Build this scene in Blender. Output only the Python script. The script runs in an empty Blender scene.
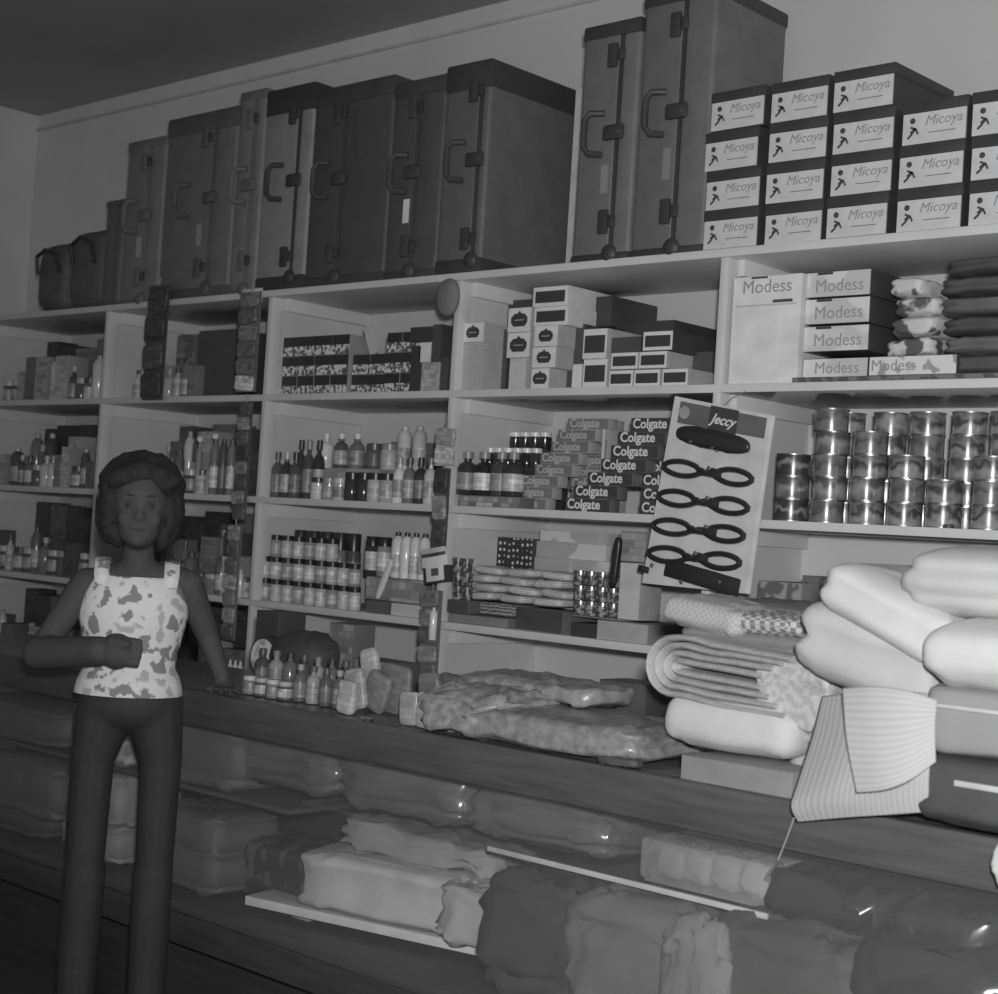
import bpy, bmesh, math, random
from mathutils import Vector, Matrix
R = math.radians
random.seed(7)
SC = bpy.context.scene
COL = SC.collection

# ------------------------------------------------------------------ camera
EYE = 1.33
FPX = 1598.49
YAW, PIT, ROL = 0.74610, 0.02478, 0.06271
FF = Vector((-math.sin(YAW) * math.cos(PIT), math.cos(YAW) * math.cos(PIT), math.sin(PIT)))
_r = Vector((math.cos(YAW), math.sin(YAW), 0))
_u = _r.cross(FF)
RR = math.cos(ROL) * _r + math.sin(ROL) * _u
UU = -math.sin(ROL) * _r + math.cos(ROL) * _u
cam = bpy.data.cameras.new('camera')
cam.sensor_fit = 'HORIZONTAL'
cam.sensor_width = 36
cam.lens = FPX / 998 * 36
cam.clip_start = 0.02
cam.dof.use_dof = True
cam.dof.focus_distance = 4.0
cam.dof.aperture_fstop = 6.3
cam_o = bpy.data.objects.new('camera', cam)
COL.objects.link(cam_o)
cam_o.matrix_world = Matrix(((RR.x, UU.x, -FF.x, 0), (RR.y, UU.y, -FF.y, 0), (RR.z, UU.z, -FF.z, EYE), (0, 0, 0, 1)))
SC.camera = cam_o

# ------------------------------------------------------------------ light
SC.view_settings.view_transform = 'Standard'
SC.view_settings.look = 'None'
SC.view_settings.gamma = 1.0
SC.view_settings.use_curve_mapping = False
SC.view_settings.exposure = 0.0
world = bpy.data.worlds.new('room_ambient')
SC.world = world
world.use_nodes = True
world.node_tree.nodes['Background'].inputs[0].default_value = (1, 1, 1, 1)
world.node_tree.nodes['Background'].inputs[1].default_value = 0.19
fl = bpy.data.lights.new('camera_flash', 'SPOT')
fl.energy = 390
fl.spot_size = R(100)
fl.spot_blend = 1.0
fl.shadow_soft_size = 0.05
fl_o = bpy.data.objects.new('camera_flash', fl)
COL.objects.link(fl_o)
fl_o.location = (0.06, 0.0, EYE + 0.14)
fl_o.rotation_euler = (Vector((-2.3, 3.5, 1.75)) - Vector(fl_o.location)).to_track_quat('-Z', 'Y').to_euler()

# ------------------------------------------------------------------ helpers
def ray(px, py):
    return (px - 499) / FPX * RR - (py - 497) / FPX * UU + FF
def at(px, py, Y):                      # point seen at a pixel on the vertical plane at distance Y
    d = ray(px, py)
    t = Y / d.y
    return d.x * t, d.z * t + EYE
def fx(px, z, Y):                       # X on plane Y at height z
    h = z - EYE
    k = px - 499
    num = FPX * (Y * RR.y + h * RR.z) - k * (Y * FF.y + h * FF.z)
    return num / (k * FF.x - FPX * RR.x)
def fz(px, py, Y):
    return at(px, py, Y)[1]

def setp(o, label=None, cat=None, group=None, kind=None):
    if label: o['label'] = label
    if cat: o['category'] = cat
    if group: o['group'] = group
    if kind: o['kind'] = kind
    return o
def thing(name, label, cat, loc=(0, 0, 0), rz=0, group=None, rot=None):
    o = bpy.data.objects.new(name, None)
    o.empty_display_size = 0.05
    COL.objects.link(o)
    o.location = loc
    o.rotation_euler = rot if rot else (0, 0, rz)
    return setp(o, label, cat, group)
def obj(name, bm, mat, parent=None, loc=(0, 0, 0), rot=(0, 0, 0), smooth=True, angle=40):
    me = bpy.data.meshes.new(name)
    bmesh.ops.recalc_face_normals(bm, faces=bm.faces)
    bm.to_mesh(me)
    bm.free()
    if smooth:
        for p in me.polygons: p.use_smooth = True
        me.set_sharp_from_angle(angle=R(angle))
    me.materials.append(mat)
    o = bpy.data.objects.new(name, me)
    COL.objects.link(o)
    o.location = loc
    o.rotation_euler = rot
    if parent: o.parent = parent
    return o
def copytree(o, parent=None):
    c = o.copy()
    COL.objects.link(c)
    if parent: c.parent = parent
    for ch in list(o.children): copytree(ch, c)
    return c
def bx(bm, x0, x1, y0, y1, z0, z1, bev=0.0, seg=2):
    r = bmesh.ops.create_cube(bm, size=1)
    vs = r['verts']
    for v in vs:
        v.co = Vector((x0 + (v.co.x + .5) * (x1 - x0), y0 + (v.co.y + .5) * (y1 - y0), z0 + (v.co.z + .5) * (z1 - z0)))
    if bev > 0:
        es = list({e for v in vs for e in v.link_edges})
        bmesh.ops.bevel(bm, geom=es, offset=bev, segments=seg, profile=.5, affect='EDGES')
def box(name, mat, parent, x0, x1, y0, y1, z0, z1, bev=0.0, seg=2, **k):
    bm = bmesh.new()
    bx(bm, x0, x1, y0, y1, z0, z1, bev, seg)
    return obj(name, bm, mat, parent, **k)
def lathe_bm(prof, n=20, bm=None, cx=0, cy=0):
    bm = bm or bmesh.new()
    rings = []
    for r, z in prof:
        if r < 1e-5: rings.append([bm.verts.new((cx, cy, z))])
        else: rings.append([bm.verts.new((cx + r * math.cos(2 * math.pi * i / n), cy + r * math.sin(2 * math.pi * i / n), z)) for i in range(n)])
    for a, b in zip(rings, rings[1:]):
        for i in range(n):
            j = (i + 1) % n
            if len(a) == 1 and len(b) == 1: continue
            if len(a) == 1: bm.faces.new((a[0], b[i], b[j]))
            elif len(b) == 1: bm.faces.new((a[i], a[j], b[0]))
            else: bm.faces.new((a[i], a[j], b[j], b[i]))
    return bm
def lathe(name, mat, parent, prof, n=20, **k):
    return obj(name, lathe_bm(prof, n), mat, parent, **k)
def tube_bm(pts, r, n=8, closed=False, bm=None, radii=None):
    bm = bm or bmesh.new()
    pts = [Vector(p) for p in pts]
    rings = []
    N = len(pts)
    for i, p in enumerate(pts):
        a = pts[(i - 1) % N] if (closed or i > 0) else p
        b = pts[(i + 1) % N] if (closed or i < N - 1) else p
        t = (b - a).normalized()
        ref = Vector((0, 1, 0)) if abs(t.y) < .9 else Vector((1, 0, 0))
        s = t.cross(ref).normalized()
        q = s.cross(t)
        rr = radii[i] if radii else r
        rings.append([bm.verts.new(p + rr * (math.cos(2 * math.pi * k / n) * s + math.sin(2 * math.pi * k / n) * q)) for k in range(n)])
    rng = range(N if closed else N - 1)
    for i in rng:
        a, b = rings[i], rings[(i + 1) % N]
        for k in range(n):
            bm.faces.new((a[k], a[(k + 1) % n], b[(k + 1) % n], b[k]))
    if not closed:
        bm.faces.new(rings[0]); bm.faces.new(list(reversed(rings[-1])))
    return bm
def soft_bm(a, b, c, e1=.4, e2=.4, layers=0, g=.07, noise=0, seed=0, nu=56, nv=28, flat=False):
    """rounded cushion / folded cloth: half sizes a,b,c; bottom at z=0"""
    from mathutils import noise as N
    bm = bmesh.new()
    def s(v, e): return math.copysign(abs(v) ** e, v)
    rings = []
    for j in range(nv + 1):
        eta = -math.pi / 2 + math.pi * j / nv
        ce, se = s(math.cos(eta), e1), s(math.sin(eta), e1)
        if j in (0, nv): ce = 0
        ring = []
        for i in range(nu if ce else 1):
            w = 2 * math.pi * i / nu
            k = 1.0
            if layers > 1:
                k -= g * abs(math.cos(layers * math.pi * (se + 1) / 2)) ** 5 * (0 if abs(se) > .97 else 1)
            p = Vector((a * ce * s(math.cos(w), e2) * k, b * ce * s(math.sin(w), e2) * k, c * se))
            if noise:
                q = p * (3.0 / max(a, b)) + Vector((seed * 7.1, seed * 3.3, seed))
                d = N.noise(q) * noise * .8 + N.noise(q * 2.7) * noise * .45 + (.5 - abs(N.noise(q * 4.3))) * noise * .35
                p += Vector((d * .6, d * .6, d)) * (1 if not flat else (se + 1) / 2)
            p.z += c
            ring.append(bm.verts.new(p))
        rings.append(ring)
    for A, B in zip(rings, rings[1:]):
        for i in range(nu):
            j = (i + 1) % nu
            if len(A) == 1: bm.faces.new((A[0], B[i], B[j]))
            elif len(B) == 1: bm.faces.new((A[i], A[j], B[0]))
            else: bm.faces.new((A[i], A[j], B[j], B[i]))
    return bm
def soft(name, mat, parent, loc, a, b, c, rot=(0, 0, 0), **k):
    return obj(name, soft_bm(a, b, c, **k), mat, parent, loc=loc, rot=rot, angle=75)

# ------------------------------------------------------------------ materials
_M = {}
def _base(name):
    m = bpy.data.materials.new(name)
    m.use_nodes = True
    nt = m.node_tree
    return m, nt, nt.nodes['Principled BSDF']
def _g(v): return (v, v, v, 1)
def plain(v, rough=.6, metal=0.0, spec=.5, var=.12, scale=14, bump=0, bscale=200):
    key = ('plain', v, rough, metal, spec, var, scale, bump, bscale)
    if key in _M: return _M[key]
    m, nt, b = _base('plain_grey')
    b.inputs['Roughness'].default_value = rough
    b.inputs['Metallic'].default_value = metal
    b.inputs['Specular IOR Level'].default_value = spec
    tc = nt.nodes.new('ShaderNodeTexCoord')
    n = nt.nodes.new('ShaderNodeTexNoise'); n.inputs['Scale'].default_value = scale; n.inputs['Detail'].default_value = 4
    nt.links.new(tc.outputs['Object'], n.inputs['Vector'])
    r = nt.nodes.new('ShaderNodeMapRange')
    r.inputs[1].default_value = .3; r.inputs[2].default_value = .7
    r.inputs[3].default_value = v * (1 - var); r.inputs[4].default_value = v * (1 + var)
    nt.links.new(n.outputs['Fac'], r.inputs[0]); nt.links.new(r.outputs[0], b.inputs['Base Color'])
    if bump:
        n2 = nt.nodes.new('ShaderNodeTexNoise'); n2.inputs['Scale'].default_value = bscale
        bp = nt.nodes.new('ShaderNodeBump'); bp.inputs['Strength'].default_value = bump; bp.inputs['Distance'].default_value = .004
        nt.links.new(tc.outputs['Object'], n2.inputs['Vector']); nt.links.new(n2.outputs['Fac'], bp.inputs['Height'])
        nt.links.new(bp.outputs[0], b.inputs['Normal'])
    _M[key] = m
    return m
def patt(kind, v0, v1, scale=40, thr=.5, rough=.55, axis='X', rnd=True, stretch=(1, 1, 1)):
    """two-tone printed patterns: blotch, dots, stripes, cells, print, ribs, check"""
    key = (kind, v0, v1, scale, thr, rough, axis, rnd, stretch)
    if key in _M: return _M[key]
    m, nt, b = _base('printed_' + kind)
    L = nt.links.new
    b.inputs['Roughness'].default_value = rough
    tc = nt.nodes.new('ShaderNodeTexCoord')
    mp = nt.nodes.new('ShaderNodeMapping'); mp.inputs['Scale'].default_value = stretch
    L(tc.outputs['Object'], mp.inputs['Vector'])
    vec = mp.outputs[0]
    if rnd:
        oi = nt.nodes.new('ShaderNodeObjectInfo')
        ml = nt.nodes.new('ShaderNodeMath'); ml.operation = 'MULTIPLY'; ml.inputs[1].default_value = 9.0
        L(oi.outputs['Random'], ml.inputs[0])
        ad = nt.nodes.new('ShaderNodeVectorMath'); ad.operation = 'ADD'
        L(vec, ad.inputs[0]); L(ml.outputs[0], ad.inputs[1]); vec = ad.outputs[0]
    if kind in ('blotch',):
        t = nt.nodes.new('ShaderNodeTexNoise'); t.inputs['Detail'].default_value = 1.5
        out = t.outputs['Fac']
    elif kind == 'dots':
        t = nt.nodes.new('ShaderNodeTexVoronoi'); t.inputs['Randomness'].default_value = .25
        out = t.outputs['Distance']
    elif kind == 'cells':            # printed rectangles and lines, laid out in the x-z plane
        t = nt.nodes.new('ShaderNodeTexBrick')
        t.offset = .37; t.squash = .6; t.squash_frequency = 3
        t.inputs['Color1'].default_value = _g(v0); t.inputs['Color2'].default_value = _g(v1)
        t.inputs['Mortar'].default_value = _g(v0 * .7 + v1 * .3)
        t.inputs['Mortar Size'].default_value = .06; t.inputs['Bias'].default_value = (.5 - thr) * 2
        t.inputs['Brick Width'].default_value = 1.7; t.inputs['Row Height'].default_value = .8
        sx_ = nt.nodes.new('ShaderNodeSeparateXYZ'); cx_ = nt.nodes.new('ShaderNodeCombineXYZ')
        L(vec, sx_.inputs[0]); L(sx_.outputs['X'], cx_.inputs['X']); L(sx_.outputs['Z'], cx_.inputs['Y'])
        t.inputs['Scale'].default_value = scale
        L(cx_.outputs[0], t.inputs['Vector']); L(t.outputs['Color'], b.inputs['Base Color'])
        _M[key] = m
        return m
    elif kind == 'check':
        t = nt.nodes.new('ShaderNodeTexChecker'); out = t.outputs['Fac']
    else:
        t = nt.nodes.new('ShaderNodeTexWave'); t.bands_direction = axis
        t.inputs['Distortion'].default_value = .6 if kind != 'print' else 4
        t.inputs['Detail Scale'].default_value = 3
        out = t.outputs['Fac']
    t.inputs['Scale'].default_value = scale
    L(vec, t.inputs['Vector'])
    r = nt.nodes.new('ShaderNodeValToRGB')
    cr = r.color_ramp
    soft_edge = kind in ('ribs',)
    cr.interpolation = 'LINEAR'
    cr.elements[0].position = thr - (.3 if soft_edge else .03)
    cr.elements[1].position = thr + (.3 if soft_edge else .03)
    cr.elements[0].color = _g(v0); cr.elements[1].color = _g(v1)
    L(out, r.inputs[0]); L(r.outputs[0], b.inputs['Base Color'])
    if kind == 'ribs':
        bp = nt.nodes.new('ShaderNodeBump'); bp.inputs['Strength'].default_value = .6; bp.inputs['Distance'].default_value = .004
        L(out, bp.inputs['Height']); L(bp.outputs[0], b.inputs['Normal'])
    _M[key] = m
    return m
def film(v=.8, fac=.35, rough=.12):      # cellophane / glass: transparent with a glossy, slightly milky surface
    key = ('film', v, fac, rough)
    if key in _M: return _M[key]
    m, nt, b = _base('cellophane')
    b.inputs['Base Color'].default_value = _g(v)
    b.inputs['Roughness'].default_value = rough
    b.inputs['Alpha'].default_value = fac
    tc = nt.nodes.new('ShaderNodeTexCoord')
    n2 = nt.nodes.new('ShaderNodeTexNoise'); n2.inputs['Scale'].default_value = 16; n2.inputs['Detail'].default_value = 3
    bp = nt.nodes.new('ShaderNodeBump'); bp.inputs['Strength'].default_value = .9 if rough > .1 else 0.0; bp.inputs['Distance'].default_value = .012
    nt.links.new(tc.outputs['Object'], n2.inputs['Vector']); nt.links.new(n2.outputs['Fac'], bp.inputs['Height'])
    nt.links.new(bp.outputs[0], b.inputs['Normal'])
    _M[key] = m
    return m
def wood_and_glare(v, rough=.45, sc=6):
    key = ('wood_and_glare', v, rough, sc)
    if key in _M: return _M[key]
    m, nt, b = _base('wood_and_glare')
    b.inputs['Roughness'].default_value = rough
    tc = nt.nodes.new('ShaderNodeTexCoord')
    mp = nt.nodes.new('ShaderNodeMapping'); mp.inputs['Scale'].default_value = (1, 12, 12)
    n = nt.nodes.new('ShaderNodeTexNoise'); n.inputs['Scale'].default_value = sc; n.inputs['Detail'].default_value = 6
    r = nt.nodes.new('ShaderNodeMapRange'); r.inputs[1].default_value = .3; r.inputs[2].default_value = .7
    r.inputs[3].default_value = v * .78; r.inputs[4].default_value = v * 1.2
    nt.links.new(tc.outputs['Object'], mp.inputs[0]); nt.links.new(mp.outputs[0], n.inputs['Vector'])
    nt.links.new(n.outputs['Fac'], r.inputs[0]); nt.links.new(r.outputs[0], b.inputs['Base Color'])
    _M[key] = m
    return m

def canlabel(tones, h, rough=.3):
    m, nt, b = _base('can_label')
    L = nt.links.new
    b.inputs['Roughness'].default_value = rough
    b.inputs['Coat Weight'].default_value = 1.0; b.inputs['Coat Roughness'].default_value = .22
    tc = nt.nodes.new('ShaderNodeTexCoord'); sp_ = nt.nodes.new('ShaderNodeSeparateXYZ')
    L(tc.outputs['Object'], sp_.inputs[0])
    n = nt.nodes.new('ShaderNodeTexNoise'); n.inputs['Scale'].default_value = 30; n.inputs['Detail'].default_value = 1
    oi = nt.nodes.new('ShaderNodeObjectInfo'); ad0 = nt.nodes.new('ShaderNodeVectorMath'); ad0.operation = 'ADD'
    L(tc.outputs['Object'], ad0.inputs[0]); L(oi.outputs['Random'], ad0.inputs[1]); L(ad0.outputs[0], n.inputs['Vector'])
    mu = nt.nodes.new('ShaderNodeMath'); mu.operation = 'MULTIPLY_ADD'; mu.inputs[1].default_value = 1 / h
    nm = nt.nodes.new('ShaderNodeMath'); nm.operation = 'MULTIPLY_ADD'; nm.inputs[1].default_value = 1.3; nm.inputs[2].default_value = -.65
    L(n.outputs['Fac'], nm.inputs[0]); L(sp_.outputs['Z'], mu.inputs[0]); L(nm.outputs[0], mu.inputs[2])
    r = nt.nodes.new('ShaderNodeValToRGB'); cr = r.color_ramp; cr.interpolation = 'LINEAR'
    k = len(tones)
    cr.elements[0].position = 0; cr.elements[0].color = _g(tones[0])
    cr.elements[1].position = 1; cr.elements[1].color = _g(tones[-1])
    for i in range(1, k - 1):
        e = cr.elements.new(i / (k - 1)); e.color = _g(tones[i])
    L(mu.outputs[0], r.inputs[0]); L(r.outputs[0], b.inputs['Base Color'])
    return m
BLACK = plain(.06, .45)
DARK = plain(.09, .5)
DGREY = plain(.13, .5)
GREY = plain(.25, .55)
LGREY = plain(.42, .55)
PALE = plain(.6, .6)
WHITE = plain(.78, .6)
GLOSS_DARK = plain(.04, .12)
METAL = plain(.6, .25, metal=1.0)
CAPW = plain(.75, .3)
PAINT = plain(.66, .5, var=.06, scale=5)
PAINT2 = plain(.6, .55, var=.06, scale=5)

_T = {}
def lettering(txt, size, mat, parent, loc, rot=(math.pi / 2, 0, 0), shear=0.0, sx=1.0, name='lettering', bold=.0):
    key = (txt, size, shear, bold)
    if key not in _T:
        cu = bpy.data.curves.new('lettering', 'FONT')
        cu.body = txt; cu.size = size; cu.shear = shear
        cu.extrude = .0004; cu.offset = bold
        cu.align_x = 'CENTER'; cu.align_y = 'CENTER'
        cu.resolution_u = 3
        t = bpy.data.objects.new('tmp_text', cu)
        COL.objects.link(t)
        dg = bpy.context.evaluated_depsgraph_get()
        me = bpy.data.meshes.new_from_object(t.evaluated_get(dg))
        bpy.data.objects.remove(t)
        bpy.data.curves.remove(cu)
        me.name = 'lettering'
        _T[key] = me
    me = _T[key]
    if not me.materials: me.materials.append(mat)
    elif me.materials[0] != mat:
        me = me.copy(); me.materials.clear(); me.materials.append(mat)
    o = bpy.data.objects.new(name, me)
    COL.objects.link(o)
    o.location = loc; o.rotation_euler = rot; o.scale = (sx, 1, 1)
    o.parent = parent
    return o

ORD = ['first', 'second', 'third', 'fourth', 'fifth', 'sixth', 'seventh', 'eighth', 'ninth', 'tenth', 'eleventh', 'twelfth',
       'thirteenth', 'fourteenth', 'fifteenth', 'sixteenth', 'seventeenth', 'eighteenth', 'nineteenth', 'twentieth']

# ------------------------------------------------------------------ room
SY = 3.5          # front plane of the shelving
WY = 3.95         # back wall
ZT, Z2, Z3, Z4, Z5 = 2.136, 1.772, 1.417, 1.06, 0.70   # top faces of the shelves
LX = -6.75
def struct(name, mat, *a, **k):
    o = box(name, mat, None, *a, **k)
    o['kind'] = 'structure'
    return o
struct('floor', wood_and_glare(.09, .5), LX - .1, 2.5, -1.0, WY + .1, -.1, 0)
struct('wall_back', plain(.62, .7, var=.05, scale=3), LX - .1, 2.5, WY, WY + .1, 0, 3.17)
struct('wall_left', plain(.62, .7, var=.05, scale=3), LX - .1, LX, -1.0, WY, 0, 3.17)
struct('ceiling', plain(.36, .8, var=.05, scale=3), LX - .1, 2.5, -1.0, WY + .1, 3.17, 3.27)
struct('trim_1', plain(.55, .6), LX, 2.5, WY - .012, WY, 3.095, 3.105, bev=.002)

# ------------------------------------------------------------------ wall shelving (one fixture)
sh = thing('wall_shelving', 'pale painted wooden shelving covering the whole back wall, full of shop goods', 'shelving', (-3, SY, 0))
def SB(name, mat, x0, x1, y0, y1, z0, z1, bev=.002):
    return box(name, mat, sh, x0 + 3, x1 + 3, y0 - SY, y1 - SY, z0, z1, bev=bev)
XR = -.35
POSTS = [-6.35, -5.36, -4.36, -3.45, -2.46, -1.46, -.46]
for z in (ZT, Z2, Z3, Z4, Z5):
    SB('shelf_board', PAINT, LX + .02, XR, SY, WY - .002, z - .023, z)
    # shadow gap batten under the front edge
for i, x in enumerate(POSTS):
    SB('upright_post', PAINT, x - .024, x + .0, SY + .001, SY + .05, 0, ZT - .024)
    SB('side_panel', PAINT2, x - .022, x + .0, SY + .05, WY - .003, 0, ZT - .024, bev=0)
    for z in (ZT, Z2, Z3, Z4, Z5):
        SB('cleat', PAINT, x + .0, x + .02, SY + .05, WY - .003, z - .068, z - .0235, bev=.001)
SB('base_panel', DGREY, LX + .02, XR, SY + .02, SY + .04, 0, Z5 - .03)
pz = fx(652, .85, SY)
SB('upright_post', PAINT, pz - .015, pz + .015, SY + .001, SY + .04, Z5, Z4 - .03)

# ------------------------------------------------------------------ suitcases on the top shelf
def suitcase(name, label, pl, pr, ptop, tone, trim, depth=.42, y=SY + .01, hw=True, split=.62, top_band=.075, group=None, tag=None, hgt=None, rz=0.0):
    x0, x1 = fx(pl, ZT + .05, y), fx(pr, ZT + .05, y)
    h = hgt if hgt else fz((pl + pr) / 2, ptop, y) - ZT
    w = x1 - x0
    t = thing(name, label, 'suitcase', ((x0 + x1) / 2, y, ZT), rz, group)
    a = -w / 2
    s = w * split
    cm = plain(tone, .55, bump=.3, bscale=300, var=.1)
    tm = plain(trim, .5, bump=.2)
    box('lid_shell', cm, t, a, a + s - .002, 0, depth, .004, h, bev=.012, seg=3)
    box('case_shell', plain(round(tone * 1.12, 3), .55, bump=.3, bscale=300), t, a + s + .002, -a, 0.002, depth, .004, h, bev=.012, seg=3)
    box('trim_strip', tm, t, a + s - .004, a + s + .004, -.002, depth, .003, h + .001, bev=.001)
    bm = bmesh.new()
    bx(bm, a - .003, -a + .003, -.004, depth + .003, h - top_band, h + .004, .008, 2)
    obj('end_band', bm, tm, t)
    bm = bmesh.new()
    bx(bm, a - .003, -a + .003, -.004, depth + .003, 0, top_band * .55, .008, 2)
    obj('end_band', bm, tm, t)
    if hw:
        hx = a + s * .82
        for zz in (h * .16, h * .86):
            la = box('latch', tm, t, hx - .017, hx + .017, -.012, .0, zz - .035, zz + .035, bev=.004)
            box('latch_hasp', plain(.12, .3, metal=.6), la, hx + .02, hx + .042, -.011, .0, zz - .018, zz + .018, bev=.004)
        hz = h * .53
        hx2 = a + s * .45
        pts = [(hx2 + .035, -.008, hz - .06), (hx2 + .0, -.03, hz - .058), (hx2 - .01, -.038, hz - .038), (hx2 - .012, -.038, hz), (hx2 - .01, -.038, hz + .038), (hx2, -.03, hz + .058), (hx2 + .035, -.008, hz + .06)]
        obj('handle', tube_bm(pts, .0095), tm, t)
        lathe('corner_cap', tm, t, [(0, 0), (.026, 0), (.026, .006), (.018, .014), (0, .016)], n=16, loc=(a + s, 0, top_band * .45), rot=(R(90), 0, 0))
        lk = box('lock_plate', tm, t, a + s - .045, a + s + .03, -.012, 0, hz - .02, hz + .024, bev=.008)
        lathe('lock_button', METAL, lk, [(0, 0), (.006, 0), (.006, .005), (0, .006)], n=12, loc=(a + s + .015, -.011, hz + .002), rot=(R(90), 0, 0))
    if tag:
        box('paper_label', plain(tag, .6), t, hx - .02, hx + .006, -.0035, -.0005, h * .28, h * .40)
    return t
suitcase('suitcase', 'tall grey suitcase standing upright, second largest, between pale wall strip and the tallest suitcase', 572, 628, 26, .17, .055, split=.68, tag=.28, top_band=.04)
s2h = .745
suitcase('suitcase', 'tallest grey suitcase with curved handle standing right beside the shoebox stack', 631, 703, -10, .155, .055, split=.58, tag=.25, hgt=s2h, depth=.35, top_band=.04)
suitcase('suitcase', 'broad dark suitcase with thick black end bands, just left of bare wall strip', 436, 480, 66, .14, .06, split=.8, top_band=.085, tag=None, depth=.43)
suitcase('suitcase', 'dark upright suitcase touching the broad black-banded suitcase on its left side', 384, 435, 82, .09, .07, split=.5, top_band=.05, depth=.42, tag=.8)
suitcase('suitcase', 'very dark suitcase in the middle of the suitcase row, right of the pale-edged one', 304, 383, 86, .08, .065, split=.4, top_band=.06, depth=.40)
suitcase('suitcase', 'medium grey suitcase with a paler right edge and black top band', 256, 303, 90, .26, .05, split=.72, top_band=.09, depth=.40)
suitcase('suitcase', 'slim grey suitcase squeezed left of the pale-edged suitcase', 229, 254, 94, .2, .15, split=.6, top_band=.03, depth=.36)
suitcase('suitcase', 'dark wide suitcase with peaked black top, above the bay left of the tall hanging strip', 158, 227, 116, .16, .1, split=.7, top_band=.07, depth=.4, tag=.3)
suitcase('suitcase', 'dark narrow suitcase, third from the left wall', 119, 156, 142, .19, .15, split=.6, top_band=.03, depth=.4, tag=.35)
suitcase('bag', 'small dark bag standing at the feet of the third suitcase from the left wall', 101, 118, 202, .12, .1, split=.6, top_band=.02, depth=.3, hw=False)['category'] = 'bag'
def duffel(label, pl, pr, ptop, tone, y=SY + .03, d=.3):
    x0, x1 = fx(pl, ZT + .05, y), fx(pr, ZT + .05, y)
    h = fz((pl + pr) / 2, ptop, y) - ZT
    t = thing('travel_bag', label, 'bag', ((x0 + x1) / 2, y + d / 2, ZT))
    soft('bag_body', plain(tone, .6, bump=.3), t, (0, 0, 0), (x1 - x0) / 2, d / 2, h / 2, e1=.4, e2=.4, noise=.01)
    pts = [(-.08, -d / 2 - .004, h * .55), (-.07, -d / 2 - .02, h * .8), (0, -d / 2 - .025, h * .88), (.07, -d / 2 - .02, h * .8), (.08, -d / 2 - .004, h * .55)]
    obj('handle', tube_bm(pts, .008), plain(.03, .5), t)
    box('zip', plain(.2, .4), t, -(x1 - x0) * .35, (x1 - x0) * .35, -.006, .006, h - .004, h + .003)
duffel('low dark travel bag nearest the left wall corner on the top shelf', 33, 62, 243, .1)
duffel('dark rounded travel bag, second from the left wall on the top shelf', 64, 100, 229, .11)
# added strip standing in for the lit wall between suitcases
pb = box('lit_wall_strip', plain(.6, .6), None, fx(566, ZT + .1, SY + .3), fx(578, ZT + .1, SY + .3), SY + .3, SY + .312, ZT, ZT + .62)
setp(pb, 'narrow pale stand-in for lit wall between the broad black-banded suitcase and the second tallest', 'board')

# ------------------------------------------------------------------ shoeboxes on the top shelf
def shoebox_proto():
    t = thing('shoebox', '', 'shoebox')
    w, h, d = .176, .107, .30
    box('box_base', plain(.06, .6), t, -w / 2 + .002, w / 2 - .002, .003, d - .003, 0, h - .018)
    box('box_lid', plain(.055, .5), t, -w / 2, w / 2, 0, d, h - .028, h, bev=.001)
    la = box('end_label', plain(.66, .55), t, -w / 2 + .004, w / 2 - .004, -.0003, .003, .002, h - .029)
    bm = bmesh.new()                       # small dark emblem: ball, body, foot
    lathe_bm([(0, 0), (.0075, 0), (.0075, .0006), (0, .0006)], 14, bm)
    bmesh.ops.transform(bm, matrix=Matrix.Translation((-w * .33, -.0003, h * .56)) @ Matrix.Rotation(R(90), 4, 'X'), verts=bm.verts)
    n0 = len(bm.verts)
    for (ax, az, bx_, bz, tk) in ((-.35, .27, -.28, .38, .009), (-.4, .16, -.33, .26, .006), (-.28, .38, -.24, .24, .005), (-.36, .42, -.28, .36, .005)):
        A = Vector((w * ax, -.0006, h * az)); B = Vector((w * bx_, -.0006, h * bz))
        dd = (B - A).normalized(); nn = Vector((-dd.z, 0, dd.x)) * tk / 2
        bm.faces.new([bm.verts.new(v) for v in (A - nn, B - nn, B + nn, A + nn)])
    obj('emblem', bm, plain(.07, .6), la)
    lettering('Micoya', .035, plain(.32, .6), la, (w * .14, -.0006, h * .52), shear=.25, bold=.0)
    box('print_line', plain(.2, .6), la, -w * .08, w * .32, -.0008, -.0004, h * .24, h * .26)
    return t
sb = shoebox_proto()
colx = [-2.462, -2.271, -2.080, -1.888, -1.697]
ns = [4, 4, 4, 3, 3]
first = True
coln = ['leftmost column', 'second column from the left', 'middle column', 'fourth column from the left', 'rightmost column']
rown = ['bottom', 'second from the bottom', 'third from the bottom', 'topmost']
for c, n in enumerate(ns):
    for r in range(n):
        o = sb if first else copytree(sb)
        first = False
        o.location = (colx[c] + random.uniform(-.004, .004) - (.012 if (c, r) == (0, 2) else 0), SY + .005 + random.uniform(0, .008), ZT + r * .1075)
        o.rotation_euler.z = R(random.uniform(-1.5, 1.5)) * (1 if r else .3)
        rn = rown[r] if r < n - 1 or n == 4 else 'topmost'
        o['label'] = 'dark-lidded shoebox, %s in the %s of shoeboxes' % (rn, coln[c])
        o['group'] = 'shoeboxes stacked on the top shelf'

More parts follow.
